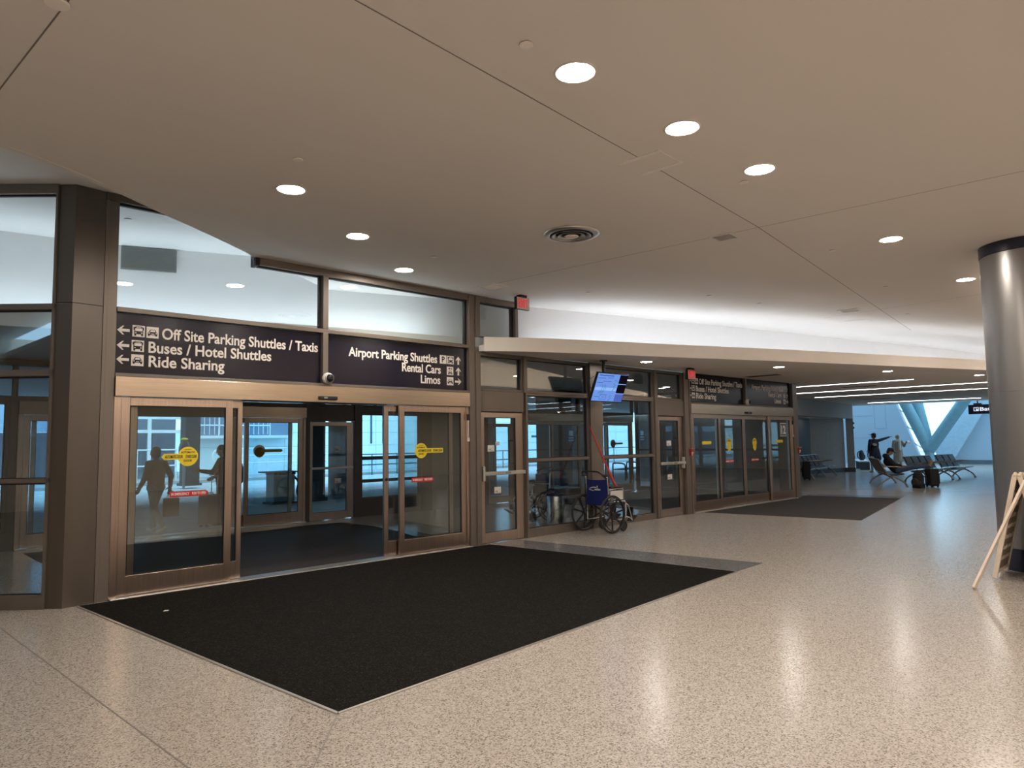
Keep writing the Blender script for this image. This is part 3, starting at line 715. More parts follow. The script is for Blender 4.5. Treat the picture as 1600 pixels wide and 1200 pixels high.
def picto(t, x, z, kind, yf, s=0.066):
    mb = MB().box(x-s, x+s, yf-0.003, yf+0.002, z-s, z+s)
    mb.i = 1
    a, b = yf-0.006, yf-0.003
    R = lambda x0, x1, z0, z1: mb.box(x+x0*s, x+x1*s, a, b, z+z0*s, z+z1*s)
    if kind == 'bus':
        mb.polyY([(x+p*s, z+q*s) for p, q in [(-0.72, -0.55), (0.72, -0.55), (0.72, 0.62), (0.45, 0.82), (-0.45, 0.82), (-0.72, 0.62)]], a, b)
        R(-0.70, -0.42, -0.84, -0.55); R(0.42, 0.70, -0.84, -0.55); R(-0.84, -0.72, 0.2, 0.7); R(0.72, 0.84, 0.2, 0.7)
        mb.i = 0; a, b = yf-0.009, yf-0.006
        mb.box(x-0.58*s, x+0.58*s, a, b, z-0.02*s, z+0.48*s); mb.disc(x-0.48*s, z-0.32*s, 0.11*s, a, b, 12); mb.disc(x+0.48*s, z-0.32*s, 0.11*s, a, b, 12)
        mb.box(x-0.4*s, x+0.4*s, a, b, z+0.6*s, z+0.7*s)
    elif kind in ('car', 'carkey'):
        o = 0.0 if kind == 'car' else -0.35
        k_ = 1.0 if kind == 'car' else 0.8
        P = [(-0.78, -0.45), (0.78, -0.45), (0.78, -0.05), (0.60, 0.10), (0.42, 0.50), (-0.42, 0.50), (-0.60, 0.10), (-0.78, -0.05)]
        mb.polyY([(x+p*s*k_, z+(q*k_+o)*s) for p, q in P], a, b)
        for sg in (-1, 1): mb.box(x+(sg*0.6-0.14)*s*k_, x+(sg*0.6+0.14)*s*k_, a, b, z+(-0.64*k_+o)*s, z+(-0.44*k_+o)*s)
        if kind == 'carkey':
            mb.disc(x-0.3*s, z+0.55*s, 0.2*s, a, b, 14); R(-0.15, 0.6, 0.48, 0.62); R(0.35, 0.45, 0.3, 0.5)
        mb.i = 0; a, b = yf-0.009, yf-0.006
        mb.polyY([(x+p*s*k_, z+(q*k_+o)*s) for p, q in [(-0.44, 0.10), (0.44, 0.10), (0.32, 0.40), (-0.32, 0.40)]], a, b)
        for sg in (-1, 1): mb.disc(x+sg*0.58*s*k_, z+(-0.14*k_+o)*s, 0.11*s*k_, a, b, 12)
        mb.box(x-0.25*s*k_, x+0.25*s*k_, a, b, z+(-0.32*k_+o)*s, z+(-0.22*k_+o)*s)
    elif kind == 'P':
        text(mb, 'P', x-0.42*s, x+0.45*s, z-0.68*s, 1.36*s, a, b, 0.02)
    mb.build('pictogram', [LETTER, SIGN], t, world=True)
def signs(dx, yf, labl, labr):
    X = lambda a: a+dx
    t = sign_panel(X(2.305), X(4.862), yf, [('Off Site Parking Shuttles / Taxis', X(2.80), X(4.82), 2.935), ('Buses / Hotel Shuttles', X(2.655), X(4.15), 2.765), ('Ride Sharing', X(2.66), X(3.54), 2.60)], labl, False)
    for z in (3.00, 2.825, 2.665): s_arrow(t, X(2.385), z, 'l', yf)
    picto(t, X(2.545), 3.003, 'bus', yf); picto(t, X(2.695), 3.0, 'car', yf); picto(t, X(2.54), 2.83, 'bus', yf); picto(t, X(2.54), 2.665, 'car', yf)
    t = sign_panel(X(4.948), X(7.495), yf, [('Airport Parking Shuttles', X(5.30), X(6.89), 2.92), ('Rental Cars', X(6.22), X(6.96), 2.755), ('Limos', X(6.57), X(6.95), 2.59)], labr, True)
    picto(t, X(7.01), 2.985, 'P', yf); picto(t, X(7.16), 2.985, 'bus', yf); picto(t, X(7.15), 2.81, 'carkey', yf); picto(t, X(7.15), 2.645, 'car', yf)
    s_arrow(t, X(7.32), 2.985, 'u', yf); s_arrow(t, X(7.32), 2.81, 'u', yf); s_arrow(t, X(7.315), 2.645, 'r', yf)
signs(0.0, 0.03, 'big near sign reading Off Site Parking Shuttles, Buses, Ride Sharing', 'near sign reading Airport Parking Shuttles, Rental Cars, Limos')
def dome(x, lab):
    t = thing('security_camera', lab, 'camera', (x, 0, 2.57))
    MB().lathe([(0.0001, 0.0), (0.078, 0.0), (0.080, -0.02), (0.074, -0.05), (0.060, -0.062)], (0, -0.036, 0), 32, 'Y').build('housing', WHITEP, t, smooth='auto')
    MB().ell((0, -0.085, 0), (0.055, 0.055, 0.055), 24, 14).build('dome', mat('smoked dome', (0.01, 0.01, 0.01), 0.08), t, smooth=True)
    MB().lathe([(0.066, -0.004), (0.062, -0.028), (0.055, -0.03)], (0, -0.085, 0), 32, 'Y').build('bezel', ALU, t, smooth=True)
dome(4.93, 'white and black dome camera between the two near signs')

# inner line, left to right
slider(1, 0.0, 0.0, 'near wide automatic sliding doors standing open, stainless frames', True)
exit_door(2, 7.775, 8.755, 0.0, 'single exit door with push bar right of the near sliding doors', True, True, GLASS_T, ((8.16, 0.86, 0.15, 0.105), (8.02, 1.56, 0.15, 0.105), (8.17, 1.64, 0.09, 0.06)))
HP = [(7.742, 8.76), (12.80, 13.86)]
trim('brown panel over the near single exit door', 'header panel', MB().box(7.742, 8.758, -0.02, 0.14, 2.175, 2.515).box(8.758, 8.80, 0.03, 0.14, 0, 2.515))
trim('brown panel over the far single exit door', 'header panel', MB().box(12.82, 13.84, -0.02, 0.14, 2.175, 2.515))
trim('mullion right of the near single exit door', 'mullion', MB().box(8.76, 8.84, -0.035, 0.14, 2.517, 3.16).box(8.80, 8.84, -0.035, 0.14, 0, 2.515))
window(8.842, 10.55, 0, 2.515, 0.0, 'glazed bay behind the wheelchair, left of the broad post', 0.03, 0.04, 0.15, 0.04, ((1.305, 1.36),))
trim('broad brown post behind the hanging screen', 'post', MB().box(10.552, 10.92, -0.04, 0.16, 0, 3.165))
window(10.922, 12.70, 0, 2.515, 0.0, 'glazed bay right of the wheelchair', 0.03, 0.06, 0.12, 0.04, ((1.305, 1.36),))
trim('mullion left of the far single exit door', 'mullion', MB().box(12.702, 12.80, -0.035, 0.14, 0, 3.16))
exit_door(3, 12.83, 13.80, 0.0, 'single exit door with push bar left of the far sliding doors', True, False, GLASS_T, ((13.27, 1.58, 0.17, 0.11), (13.27, 0.85, 0.17, 0.11)))
trim('brown post left of the far sliding doors', 'post', MB().box(13.82, 13.98, -0.045, 0.14, 0, 3.16).box(13.982, 14.03, -0.03, 0.14, 0, 3.16).box(14.032, 14.078, -0.045, 0.14, 0, 3.16))
window(7.742, 8.758, 2.517, 3.165, 0.0, 'transom pane over the near single exit door', 0.03, 0.03, 0.045, 0.06)
window(8.842, 10.55, 2.517, 3.165, 0.0, 'transom pane left of the hanging screen', 0.03, 0.04, 0.045, 0.06)
window(10.922, 12.70, 2.517, 3.165, 0.0, 'transom pane behind the hanging screen', 0.03, 0.04, 0.045, 0.06)
window(12.802, 13.818, 2.517, 3.165, 0.0, 'transom pane over the far single exit door', 0.03, 0.05, 0.045, 0.06)
DX = 11.78
slider(4, DX, 0.0, 'far wide automatic sliding doors standing closed', False)
signs(DX, 0.03, 'far small sign reading Off Site Parking Shuttles, Buses, Ride Sharing', 'far small sign reading Airport Parking Shuttles, Rental Cars, Limos')
dome(4.92+DX, 'dome camera between the two far signs')
trim('rails around the far direction signs', 'rail', MB().box(2.30+DX, 7.50+DX, -0.03, 0.14, 3.197, ZS-0.001).box(2.30+DX, 7.50+DX, -0.03, 0.14, 2.467, 2.503).box(4.865+DX, 4.945+DX, -0.035, 0.14, 2.505, 3.165))
trim('brown end post right of the far sliding doors', 'post', MB().box(7.502+DX, 19.56, -0.045, 0.40, 0, 3.165))
t = thing('window_30', 'glazed end of the vestibule past the far doors', 'window', (19.48, 3, 0), 0, None, 'structure')
mb = MB()
for a, b in ((0.42, 0.50), (2.2, 2.28), (3.9, 3.98), (5.36, 5.44)): mb.box(19.42, 19.54, a, b, 0, ZS-0.002)
for a, b in ((0, 0.14), (1.30, 1.36), (2.45, 2.53), (3.08, ZS-0.002)): mb.box(19.421, 19.539, 0.50, 5.36, a, b)
mb.build('window_frame', BRONZE_D, t, world=True)
MB().box(19.475, 19.487, 0.43, 5.43, 0.05, 3.12).build('pane', GLASS, t, world=True)
t = bpy.data.objects['door_4']
mb = MB().box(18.55, 18.91, 0.004, 0.008, 1.70, 2.06); mb.i = 1
mb.box(18.57, 18.89, 0.001, 0.004, 1.72, 2.04); mb.i = 0
text(mb, '12', 18.60, 18.86, 1.77, 0.21, -0.002, 0.002, 0.04)
mb.build('number_sticker', [LETTER, mat('blue sign vinyl', (0.03, 0.09, 0.17), 0.5)], t, world=True)

# angled window left of the corner post
t = thing('window_%d' % (wn_count[0]+1), 'tall angled window at the left edge beside the corner post', 'window', (1.725, 0.06, 0), math.atan2(0.68, -0.73), None, 'structure')
wn_count[0] += 1
Lw = 3.2
mb = MB().box(0, Lw, -0.10, 0.03, 0, 0.145).box(0, Lw, -0.10, 0.03, 1.305, 1.355).box(0, Lw, -0.10, 0.03, 2.44, 2.51).box(0, Lw, -0.10, 0.03, 3.16, 3.225).box(0, Lw, -0.10, 0.03, 4.44, 4.545).box(0, 0.025, -0.10, 0.03, 0.145, 4.44).box(Lw-0.08, Lw, -0.10, 0.03, 0.145, 4.44).box(1.5, 1.57, -0.10, 0.03, 0.145, 4.44)
mb.build('window_frame', BRONZE, t, bevel=0.003)
for a, b in ((0.145, 1.305), (1.355, 2.44), (2.51, 3.16), (3.225, 4.44)):
    for c, d in ((0.025, 1.5), (1.57, Lw-0.08)):
        MB().box(c, d, -0.04, -0.028, a, b).build('pane', GLASS, t)
        frame(MB(), c, d, a, b, -0.05, -0.02, 0.006, 0.006, 0.006, 0.016).build('gasket', BLACKG, t)
struct('wall_left', 'brown wall closing the vestibule past the left edge', 'wall', MB().box(-2.6, -2.45, 2.0, 6.0, 0, ZR), BRONZE_D)
struct('wall_hall_left', 'tan side wall of the hall out of the picture', 'wall', MB().box(-12.1, -12, -26, 5, 0, 4.6), TAN)
struct('wall_hall_front_left', 'tan wall left of the angled window out of the picture', 'wall', MB().box(-12, -0.75, 2.3, 2.45, 0, 4.6), TAN)

# ------------------------------------------------------------------ outer line of the vestibule (Y = 5.45)
YO = 5.45
slider(5, 0.0, YO, 'outer sliding doors open to the kerb, seen through the near doors', True, False, GLASS_F)
exit_door(6, 7.60, 8.70, YO, 'outer single door with a bar seen through the open near doors', False, True, GLASS_F, ((8.32, 1.56, 0.15, 0.105), (8.32, 0.85, 0.15, 0.105)))
t_ = bpy.data.objects['door_6']
MB().box(7.60, 8.66, YO-0.06, YO-0.012, 1.115, 1.165).build('push_bar', ALU, t_, world=True, bevel=0.006)
OUTB = mat('shaded bronze frame', (0.10, 0.085, 0.075), 0.45, 0.3)  # darker bronze copy, shade of the outer line put into its colour
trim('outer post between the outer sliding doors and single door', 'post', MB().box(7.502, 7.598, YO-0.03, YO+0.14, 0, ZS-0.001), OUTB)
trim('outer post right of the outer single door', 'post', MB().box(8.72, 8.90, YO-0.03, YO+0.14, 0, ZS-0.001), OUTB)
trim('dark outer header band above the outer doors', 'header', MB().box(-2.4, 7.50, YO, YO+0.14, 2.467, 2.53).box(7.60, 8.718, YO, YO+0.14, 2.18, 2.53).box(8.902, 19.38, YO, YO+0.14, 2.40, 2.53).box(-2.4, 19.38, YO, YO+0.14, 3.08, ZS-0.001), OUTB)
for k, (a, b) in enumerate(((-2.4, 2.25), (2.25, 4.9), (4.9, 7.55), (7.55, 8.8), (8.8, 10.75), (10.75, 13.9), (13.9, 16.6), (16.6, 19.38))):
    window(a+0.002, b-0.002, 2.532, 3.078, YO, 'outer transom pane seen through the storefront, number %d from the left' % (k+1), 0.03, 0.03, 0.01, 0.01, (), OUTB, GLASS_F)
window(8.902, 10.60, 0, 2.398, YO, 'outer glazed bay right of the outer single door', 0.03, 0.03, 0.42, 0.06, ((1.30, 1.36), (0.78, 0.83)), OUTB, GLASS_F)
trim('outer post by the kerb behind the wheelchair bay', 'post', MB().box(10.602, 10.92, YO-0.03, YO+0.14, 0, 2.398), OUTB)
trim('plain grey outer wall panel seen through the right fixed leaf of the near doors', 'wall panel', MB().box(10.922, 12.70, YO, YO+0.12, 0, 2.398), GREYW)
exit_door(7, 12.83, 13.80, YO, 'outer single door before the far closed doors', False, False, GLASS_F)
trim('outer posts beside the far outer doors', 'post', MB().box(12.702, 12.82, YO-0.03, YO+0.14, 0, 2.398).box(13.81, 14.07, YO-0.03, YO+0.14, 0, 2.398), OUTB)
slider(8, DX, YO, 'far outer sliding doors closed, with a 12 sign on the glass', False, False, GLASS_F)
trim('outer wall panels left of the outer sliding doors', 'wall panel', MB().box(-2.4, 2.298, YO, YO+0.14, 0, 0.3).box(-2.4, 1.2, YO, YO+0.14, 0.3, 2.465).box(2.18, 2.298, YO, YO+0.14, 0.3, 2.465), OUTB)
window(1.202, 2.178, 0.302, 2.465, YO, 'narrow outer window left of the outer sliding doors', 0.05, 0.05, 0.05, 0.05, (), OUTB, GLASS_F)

# ------------------------------------------------------------------ things in the hall
CX, CY, CR = 10.98, -6.95, 0.50
t = thing('round_column', 'big round satin metal column with navy bands at the right edge', 'column', (CX, CY, 0))
MB().lathe([(CR-0.006, 0.27), (CR, 0.275), (CR, 2.2), (CR-0.003, 2.202), (CR, 2.204), (CR, 3.955), (CR-0.006, 3.96)], seg=96).build('cladding', COLMET, t, smooth='auto')
MB().lathe([(CR+0.004, 0.0), (CR+0.004, 0.27), (CR-0.02, 0.272)], seg=96).build('base_band', NAVY, t, smooth='auto')
MB().lathe([(CR-0.02, 3.958), (CR+0.006, 3.962), (CR+0.006, ZC)], seg=96).build('top_band', NAVY, t, smooth='auto')

def exit_sign(x, y, zt, lab, face):
    t = thing('exit_sign', lab, 'exit sign', (x, y, zt), 0, 'red exit signs')
    MB().box(-0.075, 0.075, -0.05, 0.05, -0.035, 0.0).build('canopy_mount', BLACK, t)
    MB().box(-0.15, 0.15, -0.03, 0.03, -0.245, -0.035).build('housing', BLACK, t, bevel=0.004)
    mb = MB().box(-0.142, 0.142, -0.034, -0.03, -0.238, -0.042)
    mb.i = 1
    text(mb, 'EXIT', -0.115, 0.115, -0.208, 0.138, -0.038, -0.033, 0.004)
    mb.build('face_plate', [face, emit('exit red '+lab[:4], (0.9, 0.02, 0.045), 0.85)], t)
exit_sign(8.27, -0.50, ZC, 'red EXIT sign hung from the main ceiling at the end of the high glazing', mat('exit face metal', (0.62, 0.60, 0.56), 0.5))
exit_sign(13.18, -0.62, ZS, 'red EXIT sign under the low soffit beside the far signs', mat('exit face pale', (0.80, 0.55, 0.52), 0.5))

# hanging screen
t = thing('hanging_screen', 'tilted blue information screen hung from the soffit before the broad post', 'screen', (10.62, -0.45, 2.66))
Rx = Matrix.Rotation(math.radians(-22), 4, 'X').inverted()
def scr(mb): return mb.xform(Matrix.Rotation(math.radians(22), 4, 'X'))
scr(MB().box(-0.47, 0.47, -0.02, 0.03, -0.285, 0.285)).build('bezel', BLACK, t, bevel=0.004)
SCB = emit('screen blue', (0.19, 0.36, 0.92), 0.85); SCD = emit('screen deep blue', (0.10, 0.17, 0.62), 0.8); SCL = emit('screen pale', (0.30, 0.52, 1.0), 0.95)
SCK = emit('screen dark', (0.006, 0.004, 0.008), 1.0); SCG = emit('screen green', (0.03, 0.28, 0.30), 0.7); SCN = emit('screen ink', (0.04, 0.10, 0.45), 0.8)
mb = MB().box(-0.452, 0.452, -0.0225, -0.02, -0.268, 0.268)
mb.i = 3; mb.box(0.205, 0.452, -0.0245, -0.0225, 0.09, 0.262).box(0.205, 0.452, -0.0245, -0.0225, -0.10, 0.075)
mb.i = 1; mb.box(0.205, 0.452, -0.0245, -0.0225, -0.262, -0.115)
mb.i = 2; mb.box(0.196, 0.452, -0.0255, -0.0225, 0.077, 0.086).box(0.196, 0.452, -0.0255, -0.0225, -0.113, -0.103).box(-0.44, 0.19, -0.024, -0.0225, -0.06, 0.0)
mb.i = 5
for a, b, c, d in ((-0.40, 0.02, 0.225, 0.24), (-0.43, -0.2, 0.175, 0.182), (-0.15, 0.03, 0.19, 0.196), (-0.26, -0.02, 0.115, 0.123), (-0.25, -0.05, -0.145, -0.138), (-0.25, -0.245, -0.23, -0.14), (-0.06, -0.055, -0.23, -0.15), (-0.24, -0.06, -0.235, -0.23), (-0.2, -0.1, -0.19, -0.185)): mb.box(a, b, -0.025, -0.0225, c, d)
mb.i = 4
for a, b, c, d in ((-0.43, -0.26, 0.085, 0.097), (0.07, 0.16, 0.14, 0.15), (-0.40, -0.27, -0.19, -0.18)): mb.box(a, b, -0.025, -0.0225, c, d)
for k in range(7): mb.box(0.075+0.018*(k % 3), 0.085+0.018*(k % 3)+0.01, -0.025, -0.0225, -0.06+0.022*k, -0.045+0.022*k)
for k in range(5): mb.box(0.03+0.025*(k % 3), 0.05+0.025*(k % 3), -0.025, -0.0225, -0.25+0.022*k, -0.235+0.022*k)
for k in range(3):
    mb.tube([(-0.32+0.05*k+0.09*math.sin(q*0.5), -0.0235, -0.12+0.035*q) for q in range(6)], 0.004, 6)
scr(mb).build('display', [SCB, SCD, SCL, SCK, SCG, SCN], t)
MB().tube([(-0.12, 0.03, 0.51), (-0.12, 0.03, 0.16)], 0.028, 14).lathe([(0.0001, 0.51), (0.075, 0.51), (0.075, 0.49), (0.0001, 0.488)], (-0.12, 0.03, 0), 20).build('ceiling_pole', BLACK, t, smooth='auto')
MB().box(-0.2, 0.2, 0.03, 0.07, -0.1, 0.17).build('mount_plate', BLACK, t)
MB().tube(crom([(-0.12, 0.06, 0.42), (-0.05, 0.08, 0.33), (0.0, 0.09, 0.30), (0.02, 0.07, 0.2), (-0.02, 0.06, 0.1)], 5), 0.006, 6).tube(crom([(-0.38, 0.05, 0.2), (-0.5, 0.07, 0.12), (-0.5, 0.07, 0.0), (-0.4, 0.05, -0.05)], 5), 0.006, 6).build('cable', BLACK, t)

def pull(x, y, z, lab):
    t = thing('fire_alarm_pull', lab, 'fire alarm', (x, y, z))
    MB().box(-0.045, 0.045, -0.045, 0.0, -0.06, 0.085).build('box_body', REDP, t, bevel=0.006)
    MB().box(-0.035, 0.035, -0.06, -0.045, -0.01, 0.02).build('pull_handle', WHITEP, t, bevel=0.004)
    MB().box(-0.02, 0.02, -0.047, -0.044, -0.05, -0.02).build('label_plate', LETTER, t)
    MB().box(-0.055, 0.075, -0.075, 0.0, 0.085, 0.105).build('cover_hood', mat('clear hood', (0.5, 0.25, 0.24), 0.3), t, bevel=0.004)
pull(14.00, -0.045, 1.35, 'red fire alarm pull on the post left of the far sliding doors')
pull(19.52, -0.03, 1.29, 'red fire alarm pull on the end post right of the far sliding doors')

# wheelchair: x forward, y left
def wheelchair(lab, loc, rz):
    t = thing('wheelchair', lab, 'wheelchair', loc, rz)
    Rw = 0.310
    for sy in (-1, 1):
        y = sy*0.305
        wo = MB().tube([(Rw*math.cos(a), y, Rw+(Rw-0.018)*math.sin(a)) if False else ((Rw-0.018)*math.cos(a), y, Rw+(Rw-0.018)*math.sin(a)) for a in [2*PI*k/48 for k in range(48)]], 0.018, 10, closed=True).build('drive_wheel', RUBBER, t, smooth=True)
        hb = MB().lathe([(0.0001, -0.035), (0.035, -0.03), (0.04, 0.0), (0.035, 0.03), (0.0001, 0.035)], (0, y, Rw), 18, 'Y')
        for k in range(7):
            a = 2*PI*k/7+0.2
            hb.bar((0.03*math.cos(a), y, Rw+0.03*math.sin(a)), (0.285*math.cos(a), y, Rw+0.285*math.sin(a)), 0.026, 0.014, (0, 1, 0))
        hb.tube([(0.278*math.cos(q), y, Rw+0.278*math.sin(q)) for q in [2*PI*k/40 for k in range(40)]], 0.010, 8, closed=True)
        hb.build('spokes', BLACK, wo)
        MB().tube([(0.262*math.cos(q), y+sy*0.045, Rw+0.262*math.sin(q)) for q in [2*PI*k/40 for k in range(40)]], 0.009, 8, closed=True).build('hand_rim', BLACK, wo, smooth=True)
        y2 = sy*0.235
        MB().tube([(-0.10, y2, 0.94), (-0.04, y2, 0.93), (-0.02, y2, 0.88), (0.0, y2, 0.50), (0.0, y2, 0.31)], 0.0125, 10).tube([(0.0, y2, 0.50), (0.40, y2, 0.50), (0.43, y2, 0.46), (0.42, y2, 0.22)], 0.0125, 10).tube([(0.0, y2, 0.31), (0.0, y2, 0.20), (0.38, y2, 0.20), (0.42, y2, 0.24)], 0.0125, 10).tube([(0.0, y2, 0.70), (0.34, y2, 0.72), (0.37, y2, 0.68), (0.37, y2, 0.50)], 0.011, 10).tube([(0.0, y2, Rw), (0.0, y, Rw)], 0.014, 8).build('side_frame', CHROME, t, smooth='auto')
        MB().tube([(-0.11, y2, 0.94), (-0.02, y2, 0.935)], 0.019, 10).build('hand_grip', BLACK, t)
        MB().box(0.04, 0.34, y2-0.03, y2+0.03, 0.725, 0.755).build('armrest', BLACK, t, bevel=0.01)
        MB().box(0.05, 0.36, y2-0.004, y2+0.004, 0.53, 0.68).build('skirt_guard', WHITEP if sy < 0 else BLACK, t)
        cw = MB().tube([(0.37+0.075*math.cos(q), y2-sy*0.01, 0.095+0.075*math.sin(q)) for q in [2*PI*k/24 for k in range(24)]], 0.020, 10, closed=True).lathe([(0.0001, -0.012), (0.06, -0.01), (0.06, 0.01), (0.0001, 0.012)], (0.37, y2-sy*0.01, 0.095), 16, 'Y').build('caster', RUBBER, t, smooth='auto')
        MB().bar((0.40, y2, 0.24), (0.37, y2+0.028-sy*0.01, 0.095), 0.02, 0.006, (0, 1, 0)).bar((0.40, y2, 0.24), (0.37, y2-0.028-sy*0.01, 0.095), 0.02, 0.006, (0, 1, 0)).build('fork', BLACK, cw)
        MB().tube([(0.43, y2, 0.46), (0.50, y2, 0.42), (0.60, y2, 0.16)], 0.011, 8).tube([(0.43, y2, 0.24), (0.52, y2, 0.22), (0.60, y2, 0.16)], 0.010, 8).build('leg_rest', CHROME, t, smooth='auto')
        MB().obox((0.665, y2-sy*0.06, 0.19), (0.15, 0.13, 0.014), Matrix.Rotation(math.radians(-35), 3, 'Y')).obox((0.60, y2-sy*0.05, 0.30), (0.02, 0.12, 0.16), Matrix.Rotation(math.radians(10), 3, 'Y')).build('foot_plate', BLACK, t)
    mb = MB(); n = 12
    for j in range(2):
        for k in range(n+1):
            u = k/n
            mb.v.append((0.012-0.035*math.sin(PI*u)-(0.006 if j else 0), -0.232+0.464*u, 0.0))
    bk = MB()
    for k in range(n):
        u, v_ = k/n, (k+1)/n
        xa = lambda q: -0.022*math.sin(PI*q)
        bk.add([(xa(u)-0.016, -0.236+0.472*u, 0.44), (xa(v_)-0.016, -0.236+0.472*v_, 0.44), (xa(v_)-0.016, -0.236+0.472*v_, 0.87-0.012*math.sin(PI*v_)), (xa(u)-0.016, -0.236+0.472*u, 0.87-0.012*math.sin(PI*u)),
                (xa(u)+0.014, -0.236+0.472*u, 0.44), (xa(v_)+0.014, -0.236+0.472*v_, 0.44), (xa(v_)+0.014, -0.236+0.472*v_, 0.87-0.012*math.sin(PI*v_)), (xa(u)+0.014, -0.236+0.472*u, 0.87-0.012*math.sin(PI*u))],
               [(0, 1, 2, 3), (4, 7, 6, 5), (0, 4, 5, 1), (3, 2, 6, 7)])
    b = bk.build('backrest', BLUEFAB, t, smooth='auto')
    lg = MB().tube([(-0.042, 0.13-0.0*k, 0.70) if False else (-0.042, 0.15-0.2*k/10, 0.712+0.028*math.sin(PI*0.9*k/10)) for k in range(11)], [0.003+0.004*math.sin(PI*k/10) for k in range(11)], 6).tube([(-0.042, 0.145, 0.70), (-0.044, 0.05, 0.682)], 0.006, 6)
    for k in range(6): lg.box(-0.044, -0.040, 0.03-0.022*k-0.014, 0.03-0.022*k, 0.690, 0.712)
    lg.box(-0.044, -0.040, -0.04, -0.02, 0.745, 0.765)
    lg.build('logo', LETTER, b)
    MB().box(0.0, 0.42, -0.225, 0.225, 0.485, 0.515).build('seat', BLUEFAB, t, bevel=0.01)
    MB().bar((0.10, -0.235, 0.22), (0.10, 0.235, 0.46), 0.02, 0.02).bar((0.14, 0.235, 0.22), (0.14, -0.235, 0.46), 0.02, 0.02).build('cross_brace', BLACK, t)
    MB().tube(crom([(-0.06, 0.245, 0.93), (-0.09, 0.25, 0.985), (-0.09, 0.19, 1.0), (-0.09, -0.05, 1.0), (-0.08, -0.12, 0.98), (-0.03, -0.235, 0.88)], 6), 0.014, 10).build('push_bar', BLACK, t, smooth=True)
    return t
wc = wheelchair('navy blue wheelchair parked against the glazed bay by the broad post', (10.21, -0.44, 0), math.radians(-2))
pl = MB().tube([(0.255, -0.21, 0.69), (0.24, 0.02, 1.12), (0.215, 0.345, 1.77)], [0.024, 0.017, 0.011], 10).build('red_pole', REDP, wc, smooth='auto')
pl['label'] = 'long red pole leaning from the wheelchair to the post'
wc.scale = (1.1, 1.1, 1.1)
w2 = dup(wc, (11.05, 1.75, 0), math.radians(165), 'second dark wheelchair standing behind the glass of the left bay')
for c in list(w2.children):
    if c.name.startswith('red_pole'): bpy.data.objects.remove(c)
t = thing('trash_can', 'round stainless trash can behind the glass next to the second wheelchair', 'trash can', (10.30, 0.70, 0))
MB().lathe([(0.0001, 0.0), (0.17, 0.0), (0.172, 0.02), (0.172, 0.60), (0.165, 0.62)], seg=40).build('body', mat('stainless can', (0.55, 0.52, 0.47), 0.25, 1.0, stretch=(1, 1, 0.1)), t, smooth='auto')
MB().lathe([(0.176, 0.60), (0.18, 0.625), (0.17, 0.645), (0.09, 0.65), (0.085, 0.62)], seg=40).build('lid_rim', BLACK, t, smooth='auto')

# folding A-frame board at the right edge
t = thing('a_frame_board', 'cream A-frame sign board standing before the column at the right edge', 'sign board', (9.9, -6.75, 0))
B1, A1 = V(9.035, -6.60, 0.01), V(9.80, -6.99, 1.14)
MB().bar(B1, A1, 0.055, 0.028, (0, 1, 0)).build('prop_leg', CREAM, t, world=True, bevel=0.005)
def board_panel(b0, b1, t0, t1, side):
    b0, b1, t0, t1 = map(Vector, (b0, b1, t0, t1))
    mb = MB().bar(b0, t0, 0.05, 0.035, (1, 0, 0)).bar(b1, t1, 0.05, 0.035, (1, 0, 0)).bar(t0, t1, 0.05, 0.04).bar(b0.lerp(t0, 0.06), b1.lerp(t1, 0.06), 0.05, 0.03)
    mb.tube([t0+V(-0.02, 0, 0.0), t0+V(0.05, 0, 0.03), t0+V(0.12, 0, 0.0)], 0.02, 8)
    f = mb.build('panel_frame', CREAM, t, world=True, bevel=0.006)
    n = (b1-b0).cross(t0-b0).normalized()*0.012
    q = [b0.lerp(t0, 0.08).lerp(b1.lerp(t1, 0.08), 0.04), b0.lerp(t0, 0.08).lerp(b1.lerp(t1, 0.08), 0.96), b0.lerp(t0, 0.96).lerp(b1.lerp(t1, 0.96), 0.96), b0.lerp(t0, 0.96).lerp(b1.lerp(t1, 0.96), 0.04)]
    mb = MB().add([p-n for p in q]+[p+n for p in q], [(0, 1, 2, 3), (7, 6, 5, 4), (0, 4, 5, 1), (1, 5, 6, 2), (2, 6, 7, 3), (3, 7, 4, 0)])
    mb.i = 1
    random.seed(3)
    for r in range(7):
        for c in range(5):
            u0 = 0.10+c*0.17; v0 = 0.10+r*0.12
            a = q[0].lerp(q[1], u0).lerp(q[3].lerp(q[2], u0), v0); b = q[0].lerp(q[1], u0+0.10).lerp(q[3].lerp(q[2], u0+0.10), v0+0.03)
            m = n*1.25*side
            mb.tube([a+m, a.lerp(b, 0.5)+m+V(0, 0, 0.04*random.random()), b+m], 0.008, 6)
    mb.build('board', [mat('board sheet', (0.30, 0.26, 0.20), 0.6), mat('board print', (0.55, 0.50, 0.43), 0.6)], t, world=True)
board_panel((9.82, -6.63, 0.02), (10.40, -6.62, 0.02), (9.82, -6.89, 1.19), (10.40, -6.88, 1.19), 1)
board_panel((9.82, -7.18, 0.02), (10.40, -7.17, 0.02), (9.82, -6.94, 1.19), (10.40, -6.93, 1.19), -1)

